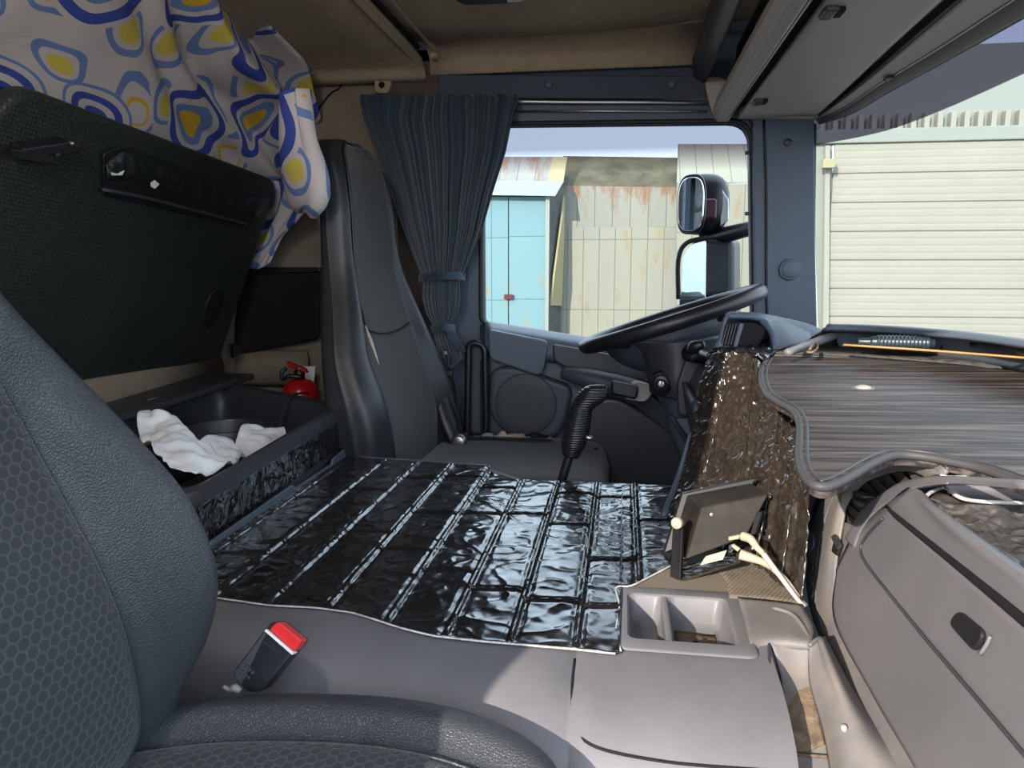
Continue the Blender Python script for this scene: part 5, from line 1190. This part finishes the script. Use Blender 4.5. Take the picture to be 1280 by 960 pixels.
for px, py in ((1100, 540), (1230, 530)): tube('support_leg', [TP(px, py, -.016), TP(px, py, -.016) + V((.02, 0, -.10))], .010, M['black'], tb_, 2, 10)

# shelf behind the table with raised back lip
st = thing('dashboard_tray', 'dusty black dashboard tray along the windscreen beyond the wooden table', 'tray', (.6, 1.5, .9))
zt_ = .905
t1 = [Z(955, 441, .893), Z(1040, 444, .892), Z(1130, 450, .89), Z(1220, 457, .888), Z(1330, 468, .886)]
t2 = [Z(1000, 430, .900), Z(1060, 431, .900), Z(1140, 435, .900), Z(1225, 441, .900), Z(1330, 452, .900)]
t3 = [Z(1026, 416, .925), Z(1072, 417, .925), Z(1140, 421, .925), Z(1223, 428, .925), Z(1330, 444, .922)]
t4 = [Z(1030, 411, .938), Z(1075, 412, .938), Z(1140, 416, .938), Z(1222, 424, .938), Z(1330, 440, .934)]
dusty = mat('dusty_black_tray', (.02, .02, .02), .6, .3, scale=300, bstr=.3, var=1, vscale=60, vcol=(.08, .07, .06))
surf('floor_panel', [t1, t2, t3], dusty, st, 6, 5, thick=.006)
surf('back_lip', [t3, t4, [p + V((.02, .03, .002)) for p in t4], [p + V((.05, .06, -.05)) for p in t4]], M['trim'], st, 6, 5, thick=.006)
surf('skirt', [[p + V((0, 0, -.002)) for p in t1], [p + V((.02, .05, -.06)) for p in t1], [p + V((.05, .1, -.12)) for p in t1]], M['dark'], st, 5, 4, thick=.006)
tl = thing('pen_torch', 'dark ribbed tube with coiled grip lying on the dashboard tray', 'torch', tuple(Z(1135, 434, .91)))
pa, pb_ = Z(1072, 427, .922), Z(1168, 429, .922)
ax = (pb_ - pa).normalized(); L_ = (pb_ - pa).length
prof_ = [(0, 0), (.007, 0), (.007, L_ * .16), (.010, L_ * .18), (.010, L_ * .24)]
k_ = L_ * .26
while k_ < L_ * .86: prof_ += [(.0135, k_), (.0105, k_ + .003)]; k_ += .0062
prof_ += [(.012, L_ * .88), (.012, L_ * .93), (.008, L_ * .95), (.008, L_)]
lathe('barrel', prof_, pa, ax, M['blueholder'], tl, 24)
box('clip', Z(1092, 426, .918), (.014, .010, .010), M['steel'], tl, .002)
pg = tag(tube('orange_stick', [Z(1054, 431, .918), Z(1160, 438, .916), Z(1290, 448, .914)], .0020, M['orange'], None, 4, 8), 'thin orange stick lying along the front of the dashboard tray', 'stick')
hs = thing('grey_hose_wand', 'pale grey tube tied with wire at the left end of the tray', 'tube', tuple(Z(1020, 430, .91)))
tube('tube_body', [Z(984, 441, .905), Z(1010, 431, .912), Z(1035, 422, .92), Z(1052, 416, .925)], [.007, .008, .0085, .008], M['plastic'], hs, 6, 12)
tube('wire_tie', [Z(1012, 437, .91), Z(1018, 428, .92), Z(1022, 434, .91), Z(1016, 440, .905), Z(1008, 440, .905)], .0025, M['dirt'], hs, 5, 6)
lathe('end_cap', [(0, 0), (.011, 0), (.012, .012), (.009, .02)], Z(1049, 416, .925), (.4, .6, .1), M['black'], hs, 16)
br_ = thing('wiper_brush', 'dark rod with yellow-green crumbled end lying at the tray right side', 'brush', tuple(Z(1240, 436, .92)))
tube('rod', [Z(1216, 430, .925), Z(1260, 436, .925), Z(1330, 445, .925)], [.006, .007, .008], M['blueholder'], br_, 4, 10)
rb = random.Random(9)
for k in range(7): box('bristle_lump', Z(1202 + k * 3.2, 431 + rb.uniform(-2.5, 2.5), .918), (.009, .008, .007), M['greenbits'], br_, .001, Matrix.Rotation(rb.uniform(0, 3), 3, 'Z'))
for (px, py, lab) in ((1182, 434, 'dark loose cap lying on the tray between torch and rod'),):
    o = lathe('loose_cap', [(0, -.008), (.006, -.008), (.006, .004), (.003, .012)], Z(px, py, .912), (1, .2, 0), M['black'], None, 14); tag(o, lab, 'cap')

# ------------------------------------------------------------------ passenger dashboard
pd = thing('passenger_dashboard', 'large dusty grey passenger dashboard with glovebox and side air vent', 'dashboard', (.4, .7, .3))
def DZ(px, py, z): return Z(px, py, z)
c0_ = [D(1150, 1010, .0), D(1108, 950, 0), D(1062, 865, 0), D(1018, 775, .0), D(1009, 705, .0), D(1016, 652, .0), D(1032, 615, .0), D(1058, 585, .0), D(1096, 566, 0), D(1144, 562, 0), D(1185, 588, 0)]
cB_ = [D(1158, 1010, -.003), D(1116, 950, -.003), D(1070, 865, -.003), D(1026, 775, -.003), D(1022, 712, -.003), D(1030, 661, -.003), D(1044, 620, -.003), D(1067, 590, -.003), D(1099, 573, -.003), D(1144, 569, -.003), D(1180, 593, -.002)]
cM_ = [D(1170, 1010, -.002), D(1128, 950, -.002), D(1080, 865, -.002), D(1037, 775, -.003), D(1034, 708, -.006), D(1043, 656, -.008), D(1053, 623, -.008), D(1074, 597, -.008), D(1105, 582, -.008), D(1142, 578, -.007), D(1170, 594, -.004)]
c2_ = [D(1182, 1010, .0), D(1142, 950, .0), D(1092, 865, .0), D(1048, 775, .0), D(1046, 708, -.001), D(1055, 650, -.002), D(1060, 630, -.002), D(1080, 605, -.002), D(1110, 592, -.002), D(1139, 589, -.002), D(1160, 597, -.002)]
surf('side_band', [c0_, cB_, cM_, c2_], M['plastic_dusty'], pd, 8, 5, thick=.004)
tube('band_seam', [p + V((-.0015, 0, .0008)) for p in cB_], .0011, M['plastic'], pd, 6, 6)
surf('side_wall', [[p + V((.05, .06, -.01)) for p in c0_], [p + V((.01, .02, 0)) for p in c0_], c0_], M['dark'], pd, 8, 3, thick=.006)
surf('socket_plate', [[D(1046, 712, .001), D(1050, 680, .001), D(1054, 652, .001)], [D(1072, 706, -.003), D(1070, 685, -.003), D(1070, 658, -.001)]], M['plastic_dusty'], pd, 3, 3, thick=.003)
# vent cavity, slats, thumb tab
co_ = [(1054, 652), (1057, 632), (1068, 612), (1086, 600), (1112, 591), (1139, 588), (1163, 597)]
ci_ = [(1144, 603), (1123, 608), (1107, 618), (1089, 631), (1077, 643), (1068, 662)]
prism('vent_cavity', [D(a, b_, .022) for a, b_ in co_ + ci_], (.01, .01, -.004), M['matte'], pd, 0)
cuts = [((1160, 597), (1146, 601)), ((1139, 590), (1142, 602)), ((1130, 590), (1140, 602)), ((1112, 592), (1124, 606)), ((1097, 596), (1109, 612)), ((1085, 602), (1099, 619)), ((1075, 608), (1090, 627)), ((1067, 618), (1083, 634)), ((1060, 628), (1076, 641)), ((1057, 640), (1069, 650)), ((1056, 652), (1066, 660))]
for (a, b_), (c_, d_) in zip(cuts[2:-1], cuts[3:]):
    l_ = lambda p, q, t: (p[0] + (q[0] - p[0]) * t, p[1] + (q[1] - p[1]) * t)
    a2, b2 = l_(a, c_, .12), l_(b_, d_, .12); c2, d2 = l_(a, c_, .94), l_(b_, d_, .94)
    prism('vent_slat', [D(*a2, .004), D(*b2, .004), D(*d2, .010), D(*c2, .010)], (.002, .002, -.001), M['slat'], pd, .0003)
prism('vent_slat', [D(1133, 590, .004), D(1142, 601, .004), D(1158, 598, .004), D(1150, 591, .004)], (.002, .002, -.001), M['slat'], pd, .0003)
surf('vent_tab', [[D(1067, 615, -.003), D(1080, 617, -.008), D(1098, 621, -.004)], [D(1068, 622, -.010), D(1080, 624, -.014), D(1096, 624, -.010)], [D(1070, 628, -.004), D(1080, 633, -.006), D(1092, 628, -.003)]], M['black'], pd, 6, 6, thick=.005)
# main body: faces the cabin, from the vent ring to beyond the frame
b0 = [D(1050, 775, .0), D(1100, 865, .0), D(1150, 950, 0), D(1190, 1010, 0)]
rowsb = [[D(1049, 712, .0), D(1046, 775, .0), D(1092, 865, .0), D(1142, 950, .0), D(1182, 1020, .0)],
         [D(1068, 672, -.004), D(1080, 760, -.006), D(1140, 860, -.004), D(1195, 945, -.002), D(1240, 1020, .0)],
         [D(1092, 648, -.010), D(1150, 735, -.016), D(1215, 830, -.014), D(1280, 925, -.010), D(1340, 1010, -.006)],
         [D(1110, 636, -.012), D(1180, 695, -.020), D(1250, 752, -.022), D(1320, 812, -.020), D(1400, 880, -.016)]]
surf('fascia', rowsb, M['plastic'], pd, 8, 8, thick=.008)
inn = [D(1060, 670, .001), D(1069, 659, -.001), D(1078, 642, -.001), D(1090, 630, -.001), D(1108, 617, -.001), D(1124, 607, -.001), D(1145, 601, -.001), D(1165, 598, -.001), D(1200, 598, -.001), D(1290, 604, 0)]
sea = [D(1069, 686, -.009), D(1077, 664, -.011), D(1096, 640, -.012), D(1121, 622, -.014), D(1136, 614, -.014), D(1152, 609, -.014), D(1170, 606, -.012), D(1187, 605, -.010), D(1217, 606, -.008), D(1290, 612, -.004)]
md_ = [a.lerp(b_, .35) + V((-.005, 0, .002)) for a, b_ in zip(inn, sea)]
surf('vent_shroud', [inn, md_, sea], M['plastic'], pd, 7, 6, thick=.004)
tube('shroud_seam', [p + V((-.001, 0, .001)) for p in sea[:8]], .0013, M['plastic_dusty'], pd, 6, 6)
# upper shelf above the slot
us = [[D(1110, 632, -.016), D(1180, 690, -.022), D(1250, 747, -.024), D(1320, 805, -.022), D(1400, 872, -.018)],
      [D(1122, 622, -.018), D(1190, 672, -.024), D(1262, 728, -.026), D(1325, 780, -.024), D(1400, 845, -.02)],
      [D(1140, 610, -.012), Z(1168, 638, .812), Z(1235, 690, .812), Z(1285, 728, .812), Z(1380, 800, .812)],
      [Z(1150, 613, .812), Z(1170, 636, .806), Z(1236, 684, .806), Z(1286, 720, .806), Z(1380, 790, .806)]]
surf('upper_shelf', us, M['plastic'], pd, 8, 7, thick=.006)
surf('shelf_rear', [[Z(1180, 603, .816), Z(1215, 601, .818), Z(1280, 603, .818), Z(1380, 612, .818)], [Z(1182, 608, .820), Z(1215, 607, .821), Z(1280, 610, .822), Z(1380, 618, .822)], [Z(1186, 614, .812), Z(1215, 622, .806), Z(1280, 628, .806), Z(1380, 636, .806)]], M['plastic'], pd, 7, 6, thick=.006)
fdisp = lambda u, v, p: -((1 - abs(noise.noise(p * 34)) * 2) ** 2 * .005 + .002 * noise.noise(p * 80))
surf('film_tray_lining', [[Z(1157, 618, .802), Z(1176, 612, .804), Z(1230, 626, .806), Z(1300, 630, .806), Z(1380, 640, .806)],
                          [Z(1164, 632, .800), Z(1190, 640, .796), Z(1240, 655, .795), Z(1300, 668, .795), Z(1380, 690, .795)],
                          [Z(1180, 648, .802), Z(1205, 665, .798), Z(1250, 690, .798), Z(1300, 722, .798), Z(1380, 780, .798)]], M['foil_dash'], pd, 24, 24, thick=.002, disp=fdisp)
tube('film_tray_edge', [Z(1380, 640, .809), Z(1300, 630, .809), Z(1230, 627, .809), Z(1200, 622, .809), Z(1182, 610, .809), Z(1170, 612, .809), Z(1157, 622, .809), Z(1164, 638, .809), Z(1190, 658, .809), Z(1216, 676, .809), Z(1250, 700, .809), Z(1290, 732, .809)], .0022, M['tear'], pd, 5, 6)
surf('film_strip', [[Z(1148, 569, .832), Z(1200, 574, .832), Z(1280, 588, .832), Z(1380, 600, .832)], [Z(1160, 580, .832), Z(1205, 585, .832), Z(1280, 598, .830), Z(1380, 606, .830)], [Z(1180, 594, .828), Z(1220, 596, .828), Z(1280, 601, .826), Z(1380, 610, .826)]], M['foil_dash'], pd, 24, 12, thick=.002, disp=fdisp)
tube('film_strip_edge', [Z(1148, 571, .835), Z(1160, 580, .835), Z(1176, 592, .833), Z(1184, 597, .832), Z(1230, 597, .832), Z(1280, 602, .830), Z(1380, 610, .830)], .0026, M['tear'], pd, 5, 6)
# dark gap and lid seam of the glovebox
tube('lid_gap', [D(1108, 634, -.017), D(1120, 645, -.0205), D(1180, 693, -.0255), D(1250, 750, -.028), D(1320, 809, -.026), D(1400, 877, -.02)], [.0005, .003, .0036, .0042, .0045, .0045], M['matte'], pd, 6, 8)
tube('lid_seam', [D(1103, 648, -.0185), D(1085, 668, -.0145), D(1076, 684, -.0125), D(1081, 702, -.0138), D(1110, 740, -.0170), D(1160, 802, -.0195), D(1220, 872, -.0185), D(1290, 955, -.0155)], .0018, M['dark'], pd, 7, 6)
# lid latch
hp = roundpoly([D(1191, 782, -.0215), D(1204, 764, -.0215), D(1238, 792, -.0215), D(1224, 819, -.0215)], .010)
prism('lid_latch', hp, (-.005, 0, .002), M['black'], pd, .002)
tube('latch_edge', [D(1238, 795, -.027), D(1233, 806, -.027), D(1225, 818, -.027)], .0018, M['plastic'], pd, 3, 6)
# oval buttons and rocker switch
prism('rocker_socket', roundpoly([D(1038, 673, -.001), D(1045, 664, -.001), D(1056, 682, -.001), D(1050, 696, -.001), D(1038, 686, -.001)], .004), (-.006, 0, .0015), M['black'], pd, .002)
prism('rocker_switch', roundpoly([D(1041, 672, -.008), D(1046, 668, -.008), D(1053, 682, -.008), D(1049, 688, -.008)], .002), (-.003, 0, .001), M['dark'], pd, .001)
for (py, rx_, rz_) in ((676, 4, 11), (709, 3, 7), (738, 4, 11)):
    prism('oval_button', [D(1016 + rx_ * cos(t) - (rz_ * .0) , py + rz_ * sin(t), -.002) for t in [2 * pi * k / 20 for k in range(20)]], (-.004, 0, .001), M['dark' if py == 709 else 'trim'], pd, .001)
surf('lower_body', [[D(1018, 775, .012), D(1062, 865, .012), D(1150, 1010, .012)], [D(1100, 775, .02), D(1180, 865, .02), D(1240, 1010, .02)]], M['dark'], pd, 4, 4, thick=.006)

# ------------------------------------------------------------------ overhead console with sun blind
oc = thing('overhead_console', 'grey-brown overhead console with storage flaps running above the windscreen', 'overhead console', (.4, 1.1, 1.5))
def along(p, q_):  # same section repeated along the cab
    return [[V((a.x, y, a.z)) for a in p] for y in q_]
sec = lambda pts, y: [P(a, b_, y) for a, b_ in pts]
s_ = sec([(898, 118), (891, 138), (896, 148), (907, 150), (913, 143), (917, 132), (918, 110)], 2.22)
prism('front_beam', [V((p.x, 2.24, p.z)) for p in s_], (0, -2.34, 0), M['console'], oc, .003)
tube('beam_edge', [V((s_[4].x + .003, y, s_[4].z)) for y in (2.24, 1.2, -.1)], .0025, M['steel'], oc, 2, 8)
box('groove', (s_[5].x + .008, 1.07, s_[5].z - .0), (.02, 2.34, .01), M['matte'], oc, .002)
prism('end_cap', sec([(880, 96), (884, 118), (890, 140), (897, 150), (912, 150), (918, 140), (930, 110), (900, 96)], 2.23), (0, .03, 0), M['console'], oc, .004)
s2 = sec([(868, 70), (870, 92), (884, 100)], 2.22)
surf('inner_fillet', along([s2[0], s2[1], s2[2]], (2.24, 1.2, -.1)), M['dark'], oc, 4, 3, thick=.008)
box('radio_panel', (s_[0].x + .055, 1.25, 1.57), (.03, 1.9, .16), M['matte'], oc, .005)
for (yy, w) in ((1.95, .12), (1.75, .16), (1.5, .2)): box('radio_button_block', (s_[0].x + .035, yy, 1.57), (.012, w, .05), M['black'], oc, .003)
# flaps
s3 = sec([(924, 146), (935, 146), (970, 149), (1004, 149), (1017, 148)], 2.20)
prism('end_plate', sec([(924, 146), (1018, 148), (1018, 120), (930, 110)], 2.215), (0, .03, 0), M['console'], oc, .004)
for y_ in (1.98, 1.33): 
    c = V((s3[0].x + .012, y_, s3[0].z - .006)); box('flap_hinge', c, (.022, .05, .014), M['dark'], oc, .005)
    box('hinge_notch', c + V((.016, 0, .0)), (.012, .035, .012), M['matte'], oc, .002)
# recess beside the flap, pale valance and blind housing following the curved windscreen head
k0 = [(1017, 148), (1048, 120), (1082, 88), (1130, 43), (1178, 0), (1250, -67), (1400, -200)]
k1 = [(1018, 149), (1054, 124), (1092, 94), (1146, 48), (1203, 0), (1290, -75), (1450, -210)]
k2 = [(1022, 151), (1060, 131), (1102, 103), (1176, 58), (1262, 2), (1360, -62), (1600, -200)]
k3 = [(1026, 153), (1062, 141), (1110, 113), (1190, 69), (1282, 17), (1400, -50), (1700, -180)]
K0 = [Z(a, b_, 1.462) for a, b_ in k0]; K1 = [Z(a, b_, 1.464) for a, b_ in k1]; K2 = [Z(a, b_, 1.458) for a, b_ in k2]; K3 = [Z(a, b_, 1.448) for a, b_ in k3]
def k0x(y):
    for a, b_ in zip(K0[:-1], K0[1:]):
        if b_.y <= y <= a.y: return a.x + (b_.x - a.x) * (a.y - y) / (a.y - b_.y)
    return K0[0].x if y > K0[0].y else K0[-1].x
flap = [[V((s3[0].x + (k0x(y) - .002 - s3[0].x) * i / 4, y, s3[0].z + .003)) for i in range(5)] for y in (2.20, 1.9, 1.6, 1.3, 1.0, .7, .4, 0)]
surf('storage_flap', flap, M['console'], oc, 4, 5, thick=.014)
surf('recess', [[a, a.lerp(b_, .25) + V((0, 0, .025)), a.lerp(b_, .75) + V((0, 0, .025)), b_] for a, b_ in zip(K0, K1)], M['black'], oc, 4, 5, thick=.003)
surf('outer_valance', [[a, a.lerp(b_, .5) + V((0, 0, .001)), b_ + V((-.003, 0, .001))] for a, b_ in zip(K1, K2)], M['console'], oc, 4, 5, thick=.004)
sbld = thing('sun_blind', 'long brown rolled sun blind housing along the top of the windscreen', 'sun blind', tuple(K2[3]))
surf('housing', [[a + V((0, 0, .012)), a + V((.001, 0, -.002)), a.lerp(b_, .5) + V((0, 0, -.006)), b_ + V((0, 0, -.002)), b_ + V((.008, .004, .012))] for a, b_ in zip(K2, K3)], mat('brown_blind_housing', (.17, .145, .13), .5, .5, bstr=0), sbld, 5, 5, thick=.003)
tube('edge_trim', [a + V((-.001, 0, -.002)) for a in K2], .0018, M['steel'], sbld, 5, 6)
tube('lower_bar', [b_ + V((.006, .004, .003)) for b_ in K3], .006, M['dark'], sbld, 5, 10)
box('pull_tab', K2[2].lerp(K2[3], .2) + V((-.006, 0, -.004)), (.014, .03, .006), M['black'], sbld, .002)
lp_ = thing('reading_lamp', 'grey and white ceiling lamp at the top edge above the driver window', 'ceiling lamp', tuple(P(612, -4, 1.75)))
ly = 1.72
zc = 1.688
def CLP(px, py, z): return Z(px, py, z)
prism('lamp_base', roundpoly([CLP(566, -30, zc - .018), CLP(664, -30, zc - .018), CLP(652, 3, zc - .018), CLP(640, 5, zc - .018), CLP(580, 7, zc - .018), CLP(570, 2, zc - .018)], .008), (0, 0, .02), M['dark'], lp_, .004)
prism('lamp_lens', roundpoly([CLP(636, -20, zc - .022), CLP(662, -20, zc - .022), CLP(654, 2, zc - .022), CLP(634, 4, zc - .022)], .006), (0, 0, .01), M['tissue'], lp_, .002)

# fill lamp added under the ceiling, out of view, to brighten the bunk
sl = thing('bunk_fill_lamp', 'small warm fill lamp added out of view under the rear ceiling', 'ceiling lamp', (-.50, .30, 1.66))
box('lamp_base', (-.50, .30, 1.674), (.12, .26, .03), M['plastic'], sl, .004)
ar = bpy.data.lights.new('bunk_fill_light', 'AREA'); ar.shape = 'RECTANGLE'; ar.size = .10; ar.size_y = .24; ar.energy = LAMPE; ar.color = (1, .93, .84)
ao = bpy.data.objects.new('bunk_fill_light', ar); COL.objects.link(ao); ao.location = (-.50, .30, 1.658)
ao.rotation_euler = V((-.6, .9, -.45)).to_track_quat('-Z', 'Y').to_euler()
# ------------------------------------------------------------------ light
w = bpy.data.worlds.new('sky'); S.world = w; w.use_nodes = True; nt = w.node_tree; L = nt.links.new
bg = nt.nodes['Background']; sky = nt.nodes.new('ShaderNodeTexSky'); sky.sky_type = 'NISHITA'; sky.sun_disc = False
sky.sun_elevation = radians(24); sky.sun_rotation = radians(210); sky.air_density = 1.0; sky.dust_density = 2.0; sky.ozone_density = 1.0
mx = nt.nodes.new('ShaderNodeMix'); mx.data_type = 'RGBA'; mx.inputs['Factor'].default_value = .93
mul = nt.nodes.new('ShaderNodeMix'); mul.data_type = 'RGBA'; mul.blend_type = 'MULTIPLY'; mul.inputs['Factor'].default_value = 1; mul.inputs['B'].default_value = (SKYG,) * 3 + (1,)
L(sky.outputs[0], mul.inputs['A']); L(mul.outputs['Result'], mx.inputs['A']); mx.inputs['B'].default_value = (1.22, 1.42, 1.72, 1)
L(mx.outputs['Result'], bg.inputs['Color']); bg.inputs['Strength'].default_value = SKYS
sun = bpy.data.lights.new('sun', 'SUN'); sun.energy = SUNE; sun.color = (1, .90, .76); sun.angle = radians(.6)
so_ = bpy.data.objects.new('sun', sun); COL.objects.link(so_)
so_.rotation_euler = V(SUND).to_track_quat('-Z', 'Y').to_euler(); so_.location = (-4, -6, 5)
S.view_settings.view_transform = 'Standard'; S.view_settings.look = 'None'; S.view_settings.gamma = 1; S.view_settings.use_curve_mapping = False
S.view_settings.exposure = EXPO
S.cycles.max_bounces = 10; S.cycles.transparent_max_bounces = 16; S.cycles.diffuse_bounces = 6; S.cycles.caustics_reflective = False; S.cycles.caustics_refractive = False
S.cycles.use_denoising = True

# sub-parts: move small pieces under the part they sit on
def under(thing_name, part, children):
    t = bpy.data.objects.get(thing_name)
    if not t: return
    kids = [c for c in t.children]
    ps_ = [c for c in kids if c.name.split('.')[0] == part]
    if not ps_: return
    for c in kids:
        if c.name.split('.')[0] in children and c is not ps_[0]:
            c.parent = ps_[0]; c.matrix_parent_inverse = Matrix.Identity(4)
under('driver_chair', 'backrest', ('torn_patch', 'torn_leather', 'cross_seam', 'piping', 'backrest_panel'))
under('driver_chair', 'seat_cushion', ('cushion_bolster',))
under('passenger_chair', 'seat_cushion', ('cushion_panel',))
under('folded_bunk', 'base_board', ('grip_frame', 'grip_lining', 'grip_edge', 'worn_spot', 'latch', 'latch_pin', 'latch_tongue', 'oval_hole', 'oval_lip', 'hinge'))
under('passenger_dashboard', 'vent_shroud', ('vent_cavity', 'vent_slat', 'vent_tab'))
under('passenger_dashboard', 'fascia', ('lid_gap', 'lid_seam', 'lid_latch', 'latch_edge'))
under('passenger_dashboard', 'side_band', ('oval_button', 'rocker_socket', 'rocker_switch'))
under('bracket_display', 'housing', ('label', 'screw_hole', 'screen_bezel'))
under('air_vent_pod', 'housing', ('recess', 'divider', 'slat', 'thumb_wheel', 'front_frame'))
under('steering_column', 'ignition_lock', ('key_barrel', 'key_slot'))
under('steering_wheel', 'hub', ('shroud',))
under('overhead_console', 'storage_flap', ('flap_hinge', 'hinge_notch'))
under('overhead_console', 'radio_panel', ('radio_button_block',))
under('gear_lever', 'grip', ('grip_end', 'side_button'))
under('storage_bin', 'body', ('film_front', 'cup_holder', 'divider'))
